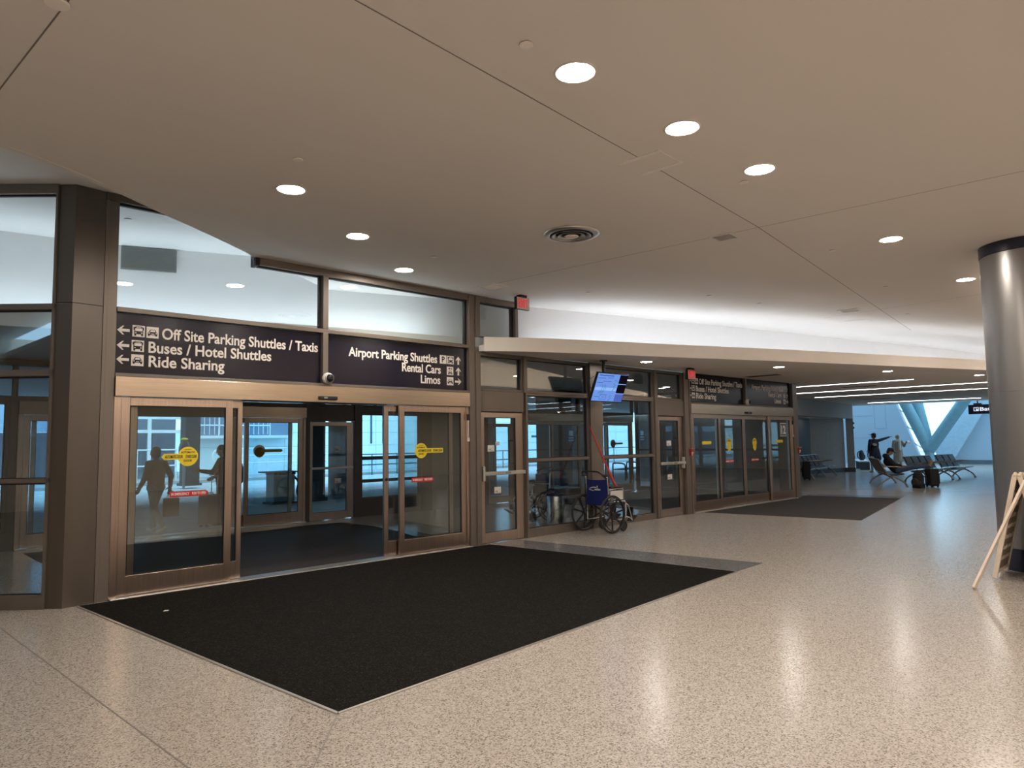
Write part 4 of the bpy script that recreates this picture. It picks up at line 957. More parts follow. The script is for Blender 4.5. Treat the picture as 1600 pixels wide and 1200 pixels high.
# ------------------------------------------------------------------ beam seating
def beam_seats(lab, loc, rz, n, vinyl, group='rows of beam seats', metal=None):
    metal = metal or mat('bronze grey seat metal', (0.34, 0.31, 0.28), 0.35, 0.8)
    t = thing('beam_seat_row', lab, 'seats', loc, rz, group)
    P = 0.58; L = n*P
    MB().box(0.0, L, -0.03, 0.03, 0.30, 0.36).build('beam', metal, t, bevel=0.006)
    for x in ([0.10, L-0.10] if n < 5 else [0.10, L/2, L-0.10]):
        mb = MB()
        mb.tube(crom([(x, 0.0, 0.32), (x, 0.14, 0.26), (x, 0.30, 0.15), (x, 0.38, 0.025)], 5), [0.028]*8+[0.026]*8, 10)
        mb.tube(crom([(x, 0.0, 0.32), (x, -0.16, 0.26), (x, -0.34, 0.14), (x, -0.42, 0.025)], 5), 0.027, 10)
        mb.box(x-0.04, x+0.04, 0.35, 0.42, 0.0, 0.03).box(x-0.04, x+0.04, -0.46, -0.39, 0.0, 0.03)
        mb.build('leg', metal, t, smooth='auto')
    for k in range(n):
        x0, x1 = k*P+0.04, (k+1)*P-0.04
        s = MB().add([(x0, -0.16, 0.405), (x1, -0.16, 0.405), (x1, 0.06, 0.40), (x0, 0.06, 0.40), (x1, 0.31, 0.435), (x0, 0.31, 0.435), (x0, -0.16, 0.36), (x1, -0.16, 0.36), (x1, 0.06, 0.355), (x0, 0.06, 0.355), (x1, 0.31, 0.40), (x0, 0.31, 0.40)],
                     [(0, 1, 2, 3), (3, 2, 4, 5), (6, 9, 8, 7), (9, 11, 10, 8), (0, 6, 7, 1), (5, 4, 10, 11), (0, 3, 9, 6), (3, 5, 11, 9), (1, 7, 8, 2), (2, 8, 10, 4)]).build('seat', vinyl, t, bevel=0.012)
        MB().box(x0, x1, 0.30, 0.33, 0.405, 0.432).build('front_lip', metal, s)
        b = MB().add([(x0, -0.17, 0.44), (x1, -0.17, 0.44), (x1, -0.40, 0.90), (x0, -0.40, 0.90), (x0, -0.215, 0.43), (x1, -0.215, 0.43), (x1, -0.435, 0.885), (x0, -0.435, 0.885)],
                     [(0, 1, 2, 3), (4, 7, 6, 5), (0, 4, 5, 1), (3, 2, 6, 7), (0, 3, 7, 4), (1, 5, 6, 2)]).build('backrest', vinyl, t, bevel=0.012)
        MB().tube([(x0-0.01, -0.42, 0.895), (x1+0.01, -0.42, 0.895)], 0.018, 8).build('top_rail', metal, b)
    for k in range(n+1):
        x = k*P
        MB().tube(crom([(x, -0.43, 0.88), (x, -0.30, 0.62), (x, -0.18, 0.40), (x, -0.05, 0.33)], 4), 0.016, 8).tube(crom([(x, -0.30, 0.60), (x, -0.22, 0.66), (x, 0.05, 0.655), (x, 0.22, 0.645)], 4), 0.019, 8).build('arm_frame', metal, t, smooth='auto')
    return t
FD = V(0.45, -0.893, 0)                       # the way the row faces
RZ1 = math.atan2(-FD.x, FD.y)
# row near end to far end runs along (0.80, 0.60); local +x of a thing turned by RZ1 points the other way
c1 = V(25.27, -0.60, 0)
def rowloc(c, n): return (c.x+0.893*n*0.58, c.y+0.45*n*0.58, 0)
beam_seats('row of slate seats with the sleeping traveller', rowloc(c1, 4), RZ1, 4, SEATG)
RZ2 = math.radians(180-5.7)
beam_seats('row of slate seats behind the sleeping traveller, to the right', (28.3+4*0.58*0.995, -0.35-4*0.058, 0), RZ2, 4, SEATG)
beam_seats('farthest short row of slate seats at the right, by the atrium', (30.95+3*0.58*0.995, -0.66-3*0.058, 0), RZ2, 3, SEATG)
beam_seats('row of maroon seats before the dark alcove', (31.6, 4.12, 0), math.radians(187), 6, SEATM)

# luggage
def suitcase(lab, loc, rz, h=0.56, wd=0.40, dp=0.25, m=None, handle=0.0, grp=None):
    m = m or BLACK
    t = thing('suitcase', lab, 'suitcase', loc, rz, grp)
    MB().box(-wd/2, wd/2, -dp/2, dp/2, 0.05, h).build('shell', m, t, bevel=0.04)
    MB().box(-wd/2+0.05, wd/2-0.05, dp/2, dp/2+0.035, 0.12, h*0.72).build('front_pocket', m, t, bevel=0.02)
    MB().tube(crom([(-0.08, 0, h), (-0.07, 0, h+0.03), (0.07, 0, h+0.03), (0.08, 0, h)], 4), 0.010, 8).build('carry_handle', RUBBER, t)
    if handle:
        MB().tube([(-0.09, -dp/2+0.03, h-0.02), (-0.09, -dp/2+0.03, h+handle), (0.09, -dp/2+0.03, h+handle), (0.09, -dp/2+0.03, h-0.02)], 0.009, 8).build('pull_handle', ALU, t)
    for sx in (-1, 1):
        for sy in (-1, 1): MB().lathe([(0.0001, -0.02), (0.028, -0.02), (0.03, 0), (0.028, 0.02), (0.0001, 0.02)], (sx*(wd/2-0.05), sy*(dp/2-0.05), 0.031), 12, 'X').build('wheel', RUBBER, t)
    return t
DKCLOTH = mat('black nylon', (0.012, 0.012, 0.013), 0.7, bump=0.2, bscale=60)
suitcase('black suitcase under the feet of the sleeping traveller', (25.74, -1.58, 0), RZ1+0.2, 0.60, 0.44, 0.28, DKCLOTH)
def backpack(lab, loc, rz, s=1.0):
    t = thing('backpack', lab, 'backpack', loc, rz)
    MB().ell((0, 0, 0.24*s), (0.17*s, 0.12*s, 0.25*s)).ell((0, 0.02, 0.12*s), (0.18*s, 0.13*s, 0.13*s)).box(-0.15*s, 0.15*s, -0.09*s, 0.08*s, 0.0, 0.12*s).build('body', DKCLOTH, t, smooth=True, remesh=0.015)
    MB().ell((0, 0.11*s, 0.16*s), (0.13*s, 0.06*s, 0.12*s)).build('front_pocket', mat('brown black nylon', (0.03, 0.022, 0.02), 0.7), t, smooth=True)
    for sx in (-1, 1): MB().tube(crom([(sx*0.07*s, -0.08*s, 0.44*s), (sx*0.10*s, -0.17*s, 0.32*s), (sx*0.10*s, -0.16*s, 0.14*s), (sx*0.09*s, -0.09*s, 0.06*s)], 4), 0.016*s, 8).build('strap', BLACK, t)
    return t
backpack('black and brown backpack on the floor beside the black suitcase', (25.12, -1.36, 0), math.radians(60), 1.15)
suitcase('dark suitcase at the near end of the maroon seats', (27.6, 3.30, 0), 0.4, 0.72, 0.42, 0.28, DKCLOTH, 0.0)

# ------------------------------------------------------------------ far end: alcove, atrium
def polyX(pts, x0, x1):          # outline in (Y, Z) extruded along X
    mb = MB().polyY(pts, x0, x1); mb.v = [(b, a, c) for (a, b, c) in mb.v]; return mb
struct('wall_alcove_head', 'grey wall above the dark alcove', 'wall', MB().poly([(22.0, 2.62), (34.9, 4.18), (36.3, 4.75), (36.3, 5.0), (34.8, 4.4), (22.0, 2.85)], 2.50, ZS-0.001), GREYW)
struct('wall_alcove_pier', 'slim grey pier right of the dark alcove', 'wall', MB().poly([(34.9, 4.18), (36.3, 4.75), (36.3, 5.0), (34.7, 4.45)], 0, 2.499), GREYW)
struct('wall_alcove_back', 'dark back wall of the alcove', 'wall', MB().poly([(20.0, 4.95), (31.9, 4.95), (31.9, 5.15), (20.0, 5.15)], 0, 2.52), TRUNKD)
struct('wall_alcove_side', 'grey panel wall at the right of the alcove', 'wall', MB().poly([(31.9, 5.0), (34.7, 4.55), (34.75, 4.72), (31.95, 5.17)], 0, 2.499), GREYW)
struct('ceiling_alcove', 'low ceiling inside the alcove', 'ceiling', MB().poly([(20.0, 3.0), (27.0, 3.5), (34.6, 4.42), (34.6, 5.1), (20, 5.15)], 2.502, 2.55), SOFFIT)
struct('baseboard_alcove', 'dark baseboard of the alcove wall', 'baseboard', MB().poly([(31.9, 4.985), (34.88, 4.505), (36.25, 4.72), (36.28, 4.74), (34.9, 4.16), (34.85, 4.15), (34.6, 4.53), (31.9, 4.97)], 0, 0.20), TRUNKD)
t = thing('wall_strobe', 'small dark wall strobe and sensor on the pier at the alcove', 'wall sensor', (35.7, 4.48, 2.2))
MB().lathe([(0.0001, -0.05), (0.05, -0.04), (0.06, 0.0)], (0, 0, 0.10), 16, 'Y').build('upper_sensor', BLACK, t)
MB().lathe([(0.0001, -0.05), (0.05, -0.04), (0.06, 0.0)], (0, 0, -0.12), 16, 'Y').build('lower_sensor', BLACK, t)
XW = 46.5
struct('wall_atrium_left', 'pale blue far wall of the atrium left of the slanted glazing', 'wall', polyX([(16, 0), (4.72, 0), (4.84, 0.47), (5.94, 3.55), (7.9, 9), (16, 9)], XW, XW+0.3), ATRW)
struct('wall_atrium_right', 'pale blue far wall of the atrium right of the slanted glazing', 'wall', polyX([(4.0, 0), (3.95, 0.55), (2.1, 3.37), (-1.9, 9), (-26, 9), (-26, 0)], XW, XW+0.3), ATRW)
struct('wall_atrium_band', 'sloping wall band beside the steel column, coloured lighter as if lit', 'wall', polyX([(3.93, 0.72), (2.10, 3.37), (-1.9, 9.0), (-2.8, 9.0), (1.35, 3.04), (3.15, 0.02), (3.6, 0.02)], XW-0.25, XW-0.01), mat('lit atrium band', (0.46, 0.62, 0.74), 0.5))  # lighter blue stands in for light on the sloping reveal
struct('wall_atrium_sill', 'low wall below the slanted glazing', 'wall', polyX([(4.72, 0), (4.0, 0), (3.97, 0.5), (4.84, 0.5)], XW, XW+0.3), TEALST)
jb = MB()
for z in (1.55, 2.9): jb.box(XW-0.006, XW, 7.3, 15.9, z, z+0.02)
jb.box(XW-0.006, XW, 7.2, 7.22, 2.1, 6).box(XW-0.006, XW, 6.55, 6.57, 2.1, 6).box(XW-0.006, XW, 6.57, 7.2, 2.1, 2.12)
for z in (1.75, 3.0): jb.box(XW-0.006, XW, -20, 1.0, z, z+0.02)
jb.build('panel_joint', mat('panel joint', (0.26, 0.34, 0.42), 0.7), bpy.data.objects['wall_atrium_left'])
struct('baseboard_atrium', 'dark baseboard along the far atrium wall', 'baseboard', MB().box(XW-0.03, XW-0.001, -26, 3.0, 0, 0.24), mat('grey blue base', (0.12, 0.15, 0.18), 0.5))
struct('ceiling_atrium', 'unseen part roof over the far atrium, sized to limit sky light', 'ceiling', MB().poly([(36.6, -26), (40.5, -26), (40.5, 16), (36.6, 16)], 8.9, 9.0), WHITE)  # partial roof added out of view to dim sky light in the atrium
struct('wall_atrium_upper', 'wall above the end of the low soffit', 'wall', MB().box(36.62, 36.8, -26, 16, ZS-0.005, 8.9), WHITE)
struct('wall_atrium_side', 'side wall of the atrium out of the picture', 'wall', MB().box(36.8, 46.5, 15.8, 16.0, 0, 9), ATRW)
t = thing('window_40', 'slanted bright glazing behind the branching steel column', 'window', (XW+0.2, 4.3, 0.5), 0, None, 'structure')
polyX([(4.84, 0.47), (5.94, 3.55), (7.9, 9), (-1.9, 9), (2.1, 3.37), (3.97, 0.5)], XW+0.12, XW+0.14).build('pane', GLASS_F, t, world=True)
mb = MB()
def yz(a, b, wd, x=XW+0.1): mb.bar((x, a[0], a[1]), (x, b[0], b[1]), wd, 0.10, (1, 0, 0))
yz((4.80, 0.45), (7.8, 8.9), 0.10); yz((4.50, 0.5), (7.1, 8.9), 0.08); yz((3.97, 0.6), (-1.85, 9), 0.12)
for q in (1.2, 2.2, 3.2, 4.4): yz((4.80+(q-0.45)*0.355, q), (4.50+(q-0.5)*0.31, q-0.25), 0.07)
mb.build('mullion', WHITEM, t, world=True)
t = thing('branching_column', 'teal steel column branching into a Y before the slanted glazing', 'column', (44.5, 3.72, 0))
MB().tube([(44.5, 3.72, 0), (44.5, 3.72, 0.95)], 0.24, 24).build('stem', TEALST, t, world=True, smooth='auto')
for e in ((44.4, 6.9, 8.6), (44.6, -1.6, 8.6), (46.2, 5.6, 8.6)):
    MB().tube([(44.5, 3.72, 0.85), e], 0.30, 24).build('branch', TEALST, t, world=True, smooth='auto')
t = thing('hanging_sign', 'navy hanging sign half hidden behind the round column', 'sign', (38.7, -0.8, 2.9))
MB().box(38.62, 38.78, -2.6, 0.32, 2.62, 3.06).build('sign_box', SIGN, t, world=True)
MB().tube([(38.7, -0.05, 3.06), (38.7, -0.05, 8.8)], 0.03, 10).tube([(38.7, -2.2, 3.06), (38.7, -2.2, 8.8)], 0.03, 10).box(38.6, 38.8, -0.2, 0.1, 3.06, 3.13).build('hanger', BLACK, t, world=True)
mb = MB(); mb.box(-0.10, 0.10, 38.60, 38.62, 2.76, 2.94); mb.i = 1; mb.box(-0.07, -0.01, 38.59, 38.60, 2.78, 2.92).box(0.02, 0.07, 38.59, 38.60, 2.84, 2.92); mb.i = 0
text(mb, 'Baths', 0.15, 0.85, 2.77, 0.16, 38.60, 38.62, 0.02)
mb.v = [(b, -a, c) for (a, b, c) in mb.v]
mb.build('lettering', [emit('lit lettering', (0.8, 0.88, 1.0), 1.0), SIGN], t, world=True)
# low bench with dark bags beyond the pier
t = thing('low_bench', 'low pale bench beyond the alcove pier', 'bench', (37.8, 4.9, 0), RZ1+PI)
MB().box(-1.0, 1.0, -0.25, 0.25, 0.40, 0.46).build('bench_top', WHITEM, t, bevel=0.01)
for sx in (-0.8, 0.8): MB().box(sx-0.04, sx+0.04, -0.22, 0.22, 0, 0.40).build('leg', mat('bench leg grey', (0.05, 0.06, 0.07), 0.5), t)
for k, (x, y, s, lab) in enumerate(((37.42, 5.27, 0.95, 'dark backpack at the left of the low pale bench'), (37.72, 4.90, 1.05, 'dark backpack in the middle of the low pale bench'), (38.02, 4.53, 0.95, 'dark backpack on the low pale bench next to the pointing person'))):
    backpack(lab, (x, y, 0.463), RZ1+PI/2*0, s)

# ------------------------------------------------------------------ vestibule floor and the outside
arc = [(2.35, 0.25), (7.35, 0.25), (7.6, 1.4), (7.9, 2.6), (8.05, 3.7), (7.95, 4.75), (7.1, 4.86), (6.32, 4.66), (4.6, 4.9), (2.35, 4.9)]
tag(MB().poly(arc, 0.0, 0.006).build('vestibule_mat', CARPET2), 'dark walk off carpet inside the open doors', 'mat')
tag(MB().poly([(14.1, 0.25), (19.2, 0.25), (19.2, 4.9), (14.1, 4.9)], 0.0, 0.006).build('vestibule_mat', CARPET2), 'dark walk off carpet behind the far closed doors', 'mat')
struct('ground_sidewalk', 'grey kerb side walk outside the outer doors', 'sidewalk', MB().poly([(-30, 5.6), (36.9, 5.6), (36.9, 16), (80, 16), (80, 13.4), (36.9, 13.4), (-30, 13.4)][:3]+[(36.9, 13.4), (-30, 13.4)], -0.15, 0.0), WALK)
struct('ground_road', 'pale concrete roadway outside', 'road', MB().poly([(-30, 13.4), (36.9, 13.4), (36.9, 16.0), (90, 16.0), (90, 40), (-30, 40)], -0.3, -0.12), ASPH)
struct('ground_far_walk', 'raised walk before the pale building', 'sidewalk', MB().box(-30, 90, 26.4, 40, -0.12, 0.02), WALK)
struct('ceiling_canopy', 'dark canopy over the kerb, reach extended to block sky light', 'canopy', MB().box(-30, 36.5, 6.1, 19.0, 3.35, 3.6), mat('canopy soffit', (0.10, 0.10, 0.11), 0.7))  # drawn out over the road to keep sky light off the vestibule
for x0, x1, lab in ((8.5, 11.6, 'white strip light under the canopy, left one seen over the open doors'), (12.6, 14.2, 'white strip light under the canopy, right one seen over the open doors'), (15.0, 15.6, 'short white strip light under the canopy seen over the open doors'), (22, 27, 'white strip light under the canopy past the wheelchair bays')):
    t = thing('canopy_light', lab, 'ceiling light', ((x0+x1)/2, 13.2, 3.35), 0, 'canopy strip lights')
    MB().box(x0, x1, 13.0, 13.4, 3.32, 3.35).build('housing', WHITEP, t, world=True)
    MB().box(x0+0.03, x1-0.03, 13.03, 13.37, 3.312, 3.32).build('diffuser', emit('canopy strip glow', (0.95, 0.93, 0.85), 1.6), t, world=True)
def fac(x0, x1, z0, z1, label, m=FACADE, y=30.0, d=0.4):
    return struct('wall_facade', label, 'facade', MB().box(x0, x1, y, y+d, z0, z1), m)
f = fac(13.6, 100, 0, 8, 'pale cyan panel facade across the road')
jb = MB()
for z in (1.55, 2.35, 3.1): jb.box(14, 95, 29.985, 30.0, z, z+0.03)
for x in [16+3.1*k for k in range(26)]: jb.box(x, x+0.03, 29.985, 30.0, 0, 8)
jb.build('panel_joint', mat('facade joint', (0.42, 0.56, 0.62), 0.7), f)
jb = MB()
for x in (24.9, 25.8): jb.box(x, x+0.12, 29.97, 30.0, 1.65, 3.6)
for x in (39.5, 42.0): jb.box(x, x+1.2, 29.97, 30.0, 1.95, 2.1)
jb.build('dark_slot', mat('facade slot', (0.05, 0.08, 0.11), 0.6), f)
fac(-30, 9.0, 2.4, 8, 'blue grey upper facade above the entrance across the road', mat('upper facade', (0.36, 0.44, 0.55), 0.6))
fac(9.0, 13.6, 0, 8, 'grey recess of the building across the road', FACGREY, 31.5)
fac(-30, 9.0, -0.1, 2.4, 'dark recess behind the entrance across the road', mat('entrance dark', (0.10, 0.13, 0.17), 0.5), 31.0)
t = thing('building_entrance', 'white framed glazed entrance of the building across the road', 'entrance', (10.6, 29.9, 0))
mb = MB()
for x in (7.4, 8.9, 10.3, 11.7, 13.4): mb.box(x, x+0.16, 29.8, 29.95, 0, 3.2)
for z in (2.35, 3.05): mb.box(7.4, 13.56, 29.81, 29.94, z, z+0.16)
mb.build('frame', WHITEM, t, world=True)
MB().box(7.56, 13.4, 29.86, 29.88, 0.05, 2.35).build('pane', GLASS_F, t, world=True)
def rail(lab, a, b, h, n, posts, m, zb=0.0, bal=0, loop=False):
    a, b = Vector(a), Vector(b); t = thing('railing', lab, 'railing', tuple(a)); d = (b-a)
    mb = MB()
    for k in range(n):
        z = h*(1-0.5*k/max(1, n-1)) if n > 1 else h
        mb.tube([a+V(0, 0, z), b+V(0, 0, z)], 0.035, 8)
    mb.build('rail', m, t, world=True)
    for k in range(posts): MB().tube([a+d*k/(posts-1), a+d*k/(posts-1)+V(0, 0, h)], 0.03, 8).build('post', m, t, world=True)
    if bal:
        mb = MB()
        for k in range(bal): p = a+d*(k+0.5)/bal; mb.tube([p+V(0, 0, 0.06), p+V(0, 0, h)], 0.018, 6)
        mb.build('baluster', m, t, world=True)
    if loop:
        L = d.normalized()
        MB().tube([a+V(0, 0, h*0.75)-L*(0.25*h*math.sin(q))+V(0, 0, 0.25*h*math.cos(q)) for q in [PI*k/14 for k in range(15)]], 0.035, 8).build('end_loop', m, t, world=True)
    return t
DKR = mat('dark steel railing', (0.06, 0.08, 0.10), 0.5)
rail('white looped handrail of the ramp across the road, left part', (9.6, 27.2, 0), (12.2, 27.2, 0), 1.5, 2, 4, WHITEM, 0, 0, True)
rail('white looped handrail of the ramp across the road, right part', (14.3, 27.2, 0), (20.5, 27.2, 0), 1.5, 3, 6, WHITEM, 0, 0, True)
rail('white balustrade on the upper landing across the road', (13.7, 29.5, 2.2), (18.0, 29.5, 2.2), 1.1, 2, 4, WHITEM, 0, 16)
struct('trim_landing', 'landing slab of the upper balustrade across the road', 'slab', MB().box(13.6, 19, 29.2, 30, 2.05, 2.2), WHITEM)
fac(13.62, 19.5, 2.2, 5.0, 'blue grey wall behind the upper balustrade', mat('landing wall', (0.22, 0.28, 0.38), 0.6), 29.8, 0.18)
rail('dark steel railing at the road edge behind the single outer door', (20.5, 25.6, -0.1), (34, 25.6, -0.1), 1.15, 2, 9, DKR)
rail('dark steel railing at the road edge behind the wheelchair bays', (34.2, 25.6, -0.1), (62, 25.6, -0.1), 1.15, 2, 15, DKR)
def pillar(x, y, wd, lab, m=PILLAR, h=3.34, rnd=False):
    t = thing('pillar', lab, 'pillar', (x, y, 0))
    if rnd: MB().lathe([(wd/2, 0), (wd/2, h)], seg=32).build('shaft', m, t, smooth='auto')
    else: MB().box(-wd/2, wd/2, -wd/2, wd/2, 0, h).build('shaft', m, t, bevel=0.02)
    MB().box(-wd*0.62, wd*0.62, -wd*0.62, wd*0.62, 0, 0.10).build('plinth', m, t)
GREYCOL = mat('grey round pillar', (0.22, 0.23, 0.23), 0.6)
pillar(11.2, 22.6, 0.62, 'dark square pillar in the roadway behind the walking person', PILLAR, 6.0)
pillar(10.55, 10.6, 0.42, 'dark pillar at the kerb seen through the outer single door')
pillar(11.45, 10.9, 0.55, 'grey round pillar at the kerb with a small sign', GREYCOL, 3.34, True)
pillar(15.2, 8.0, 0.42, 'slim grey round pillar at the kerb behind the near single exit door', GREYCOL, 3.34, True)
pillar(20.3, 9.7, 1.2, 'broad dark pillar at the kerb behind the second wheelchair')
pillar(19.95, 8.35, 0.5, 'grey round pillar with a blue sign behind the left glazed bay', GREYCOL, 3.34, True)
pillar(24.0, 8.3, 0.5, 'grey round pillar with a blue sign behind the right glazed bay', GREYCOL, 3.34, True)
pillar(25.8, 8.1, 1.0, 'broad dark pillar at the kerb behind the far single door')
for x, y, w_, lab in ((19.15, 8.05, 0.40, 'blue number sign on the pillar behind the left glazed bay'), (23.42, 8.05, 0.38, 'blue number sign on the pillar behind the right glazed bay')):
    t = thing('number_sign', lab, 'sign', (x, y, 1.84))
    MB().box(-w_/2, w_/2, -0.02, 0.02, -0.24, 0.24).build('plate', mat('blue sign plate', (0.02, 0.07, 0.18), 0.5), t)
    MB().box(-0.10, 0.10, -0.026, -0.02, 0.0, 0.17).box(-0.13, 0.13, -0.026, -0.02, -0.10, -0.06).box(-0.13, 0.13, -0.026, -0.02, -0.19, -0.15).build('marking', WHITEM, t)
    MB().box(w_/2, w_/2+0.42, -0.015, 0.015, -0.03, 0.03).build('bracket', GREYP, t)
t = thing('hanging_sign', 'dark hanging sign over the kerb seen through the outer bay', 'sign', (11.0, 8.0, 2.65))
MB().box(-1.1, 1.6, -0.06, 0.06, -0.17, 0.17).build('sign_box', SIGN, t)
mb = MB().box(-0.36, -0.16, -0.07, -0.06, -0.10, 0.10)
text(mb, 'Passenger', -0.05, 1.05, -0.075, 0.14, -0.07, -0.06, 0.02)
mb.build('lettering', mat('dim sign lettering', (0.30, 0.36, 0.42), 0.6), t)
MB().box(-0.7, -0.64, -0.03, 0.03, 0.17, 0.70).box(1.0, 1.06, -0.03, 0.03, 0.17, 0.70).build('hanger', BLACK, t)
t = thing('kerb_bin', 'grey kerb side bin with a dark slotted top, seen through the outer sliding leaf', 'bin', (9.38, 10.5, 0))
MB().box(-0.30, 0.34, -0.25, 0.25, 0.06, 0.82).build('body', mat('bin grey', (0.30, 0.31, 0.31), 0.5), t, bevel=0.02)
MB().box(-0.50, 0.42, -0.32, 0.32, 0.88, 0.92).build('top', BLACK, t)
mb = MB()
for k in range(7): mb.box(-0.30+k*0.1, -0.25+k*0.1, -0.26, 0.26, 0.82, 0.88)
mb.build('slot_bars', BLACK, t)
MB().box(-0.36, 0.40, -0.30, 0.30, 0, 0.06).build('plinth', BLACK, t)
MB().tube(crom([(0.34, -0.1, 0.78), (0.5, -0.12, 0.6), (0.46, -0.14, 0.3), (0.6, -0.12, 0.03)], 5), 0.03, 8).build('hose', BLACK, t)
t = thing('kerb_bench', 'black steel bench outside behind the right glazed bay', 'bench', (25.1, 9.8, 0), math.radians(14))
MB().box(-1.5, 1.5, -0.25, 0.25, 0.42, 0.46).build('bench_seat', DKR, t)
for x in (-1.45, 0.0, 1.45):
    MB().tube(crom([(x, -0.30, 0.0), (x, -0.30, 0.55), (x, -0.20, 0.68), (x, 0.18, 0.70), (x, 0.25, 0.60), (x, 0.25, 0.0)], 5), 0.03, 10).build('arm_frame', BLACK, t, smooth=True)
t = thing('parking_meter', 'post with a yellow capped meter head by the road outside', 'meter', (10.2, 20.4, 0))
MB().tube([(0, 0, 0), (0, 0, 1.15)], 0.05, 10).build('post', GREYP, t)
MB().ell((0, 0, 1.5), (0.22, 0.16, 0.42)).build('head', mat('meter head', (0.12, 0.09, 0.11), 0.5), t, smooth=True)
MB().ell((0, 0, 1.93), (0.14, 0.12, 0.06)).build('cap', YELLOW, t, smooth=True)
struct('wall_light_block', 'added tan wall past the right edge, shutting out blue atrium light', 'wall', MB().box(36.3, 36.5, -26, -4.0, 0, ZS-0.01), TAN)  # unseen wall added to keep blue light out of the far door reflections
struct('wall_tower', 'end wall of the road past the far doors', 'wall', MB().box(36.9, 37.1, 5.6, 16, 0, 9), FACGREY)

# hall behind the camera: lower bay and daylight windows, seen only as reflections
struct('wall_cove_rear', 'tan cove wall of the rear bay of the hall', 'wall', MB().ribbon(REAR[::-1], 3.25, ZC+0.1, -0.08), TAN, smooth='auto')
RF = [p+V(-0.25, 0.75, 0) for p in REAR[::-1]]
struct('trim_rear', 'beige fascia of the rear bay of the hall', 'fascia', MB().ribbon(RF, 3.17, 3.40, -0.07), FASCIA, smooth='auto')
struct('ceiling_rear', 'low ceiling of the rear bay of the hall', 'ceiling', MB().poly([(p.x, p.y-0.05) for p in RF]+[(36.5, -26), (-12.2, -26)], 3.175, 3.25), SOFFIT)
cove('cove_light', REAR[::-1], -0.40, (1.0, 0.86, 0.70), COVE_L*2.1, 'hidden warm strip lamp on the ledge of the rear bay')
struct('wall_hall_rear', 'tan rear wall of the hall behind the viewer', 'wall', MB().box(-12, 36.6, -20.2, -20, 0, 3.2), TAN)
for x in (-9, -5, -1, 3, 7, 11, 15, 19, 23, 27):
    dup(d0, (x+1, -16.5, 3.175), 0, 'round downlight in the rear bay behind the viewer', 'rear bay downlights')

# ------------------------------------------------------------------ people (local frame: x to the person's right, y forward, z up)
SKIN = mat('skin', (0.42, 0.24, 0.17), 0.5, var=0.05)
SKIN_D = mat('brown skin', (0.20, 0.105, 0.07), 0.5, var=0.05)
JEANS = mat('blue jeans', (0.055, 0.085, 0.16), 0.8, var=0.15, scale=15)
JEANS_L = mat('pale blue jeans', (0.30, 0.42, 0.55), 0.8, var=0.1, scale=15)
BLKCL = mat('black jacket cloth', (0.008, 0.008, 0.010), 0.75)
NAVYCL = mat('dark navy jacket cloth', (0.010, 0.018, 0.030), 0.75)
TANCL = mat('grey tan jacket cloth', (0.32, 0.25, 0.19), 0.8)
GREYCL = mat('grey trousers cloth', (0.36, 0.34, 0.32), 0.8)
BEIGECL = mat('taupe coat cloth', (0.30, 0.26, 0.22), 0.8)
CREAMCL = mat('cream scarf cloth', (0.62, 0.58, 0.54), 0.8)
HAIRM = mat('dark hair', (0.012, 0.009, 0.008), 0.5)
HAIRG = mat('grey hair', (0.30, 0.28, 0.25), 0.6)
SHOEW = mat('white shoes', (0.6, 0.58, 0.55), 0.5)
SHOET = mat('tan shoes', (0.42, 0.24, 0.12), 0.6)
SHOEB = mat('black shoes', (0.012, 0.012, 0.012), 0.5)
def hand(mb, w, d, s, curl=0.35):
    """palm and five fingers from the wrist w along d, thumb on side s"""
    d = Vector(d).normalized(); s = (Vector(s)-d*Vector(s).dot(d)).normalized(); n = d.cross(s)
    pc = w+d*0.045
    R = Matrix((s, n, d)).transposed()
    mb.ell(pc, (0.042, 0.016, 0.052), 12, 8, R)
    for k, L in enumerate((0.066, 0.076, 0.072, 0.056)):
        o = (0.030-0.020*k)
        a = w+d*0.085+s*o
        b = a+(d*math.cos(curl*0.6)-n*math.sin(curl*0.6))*L*0.5
        c = b+(d*math.cos(curl*1.8)-n*math.sin(curl*1.8))*L*0.5
        mb.limb(a-d*0.02, b, 0.0105, 0.0095, 8); mb.limb(b, c, 0.0095, 0.008, 8)
    a = w+d*0.025+s*0.034; b = a+(d*0.6+s*0.7-n*0.2).normalized()*0.042; c = b+(d*0.9+s*0.2-n*0.3).normalized()*0.032
    mb.limb(a, b, 0.013, 0.011, 8); mb.limb(b, c, 0.011, 0.009, 8)
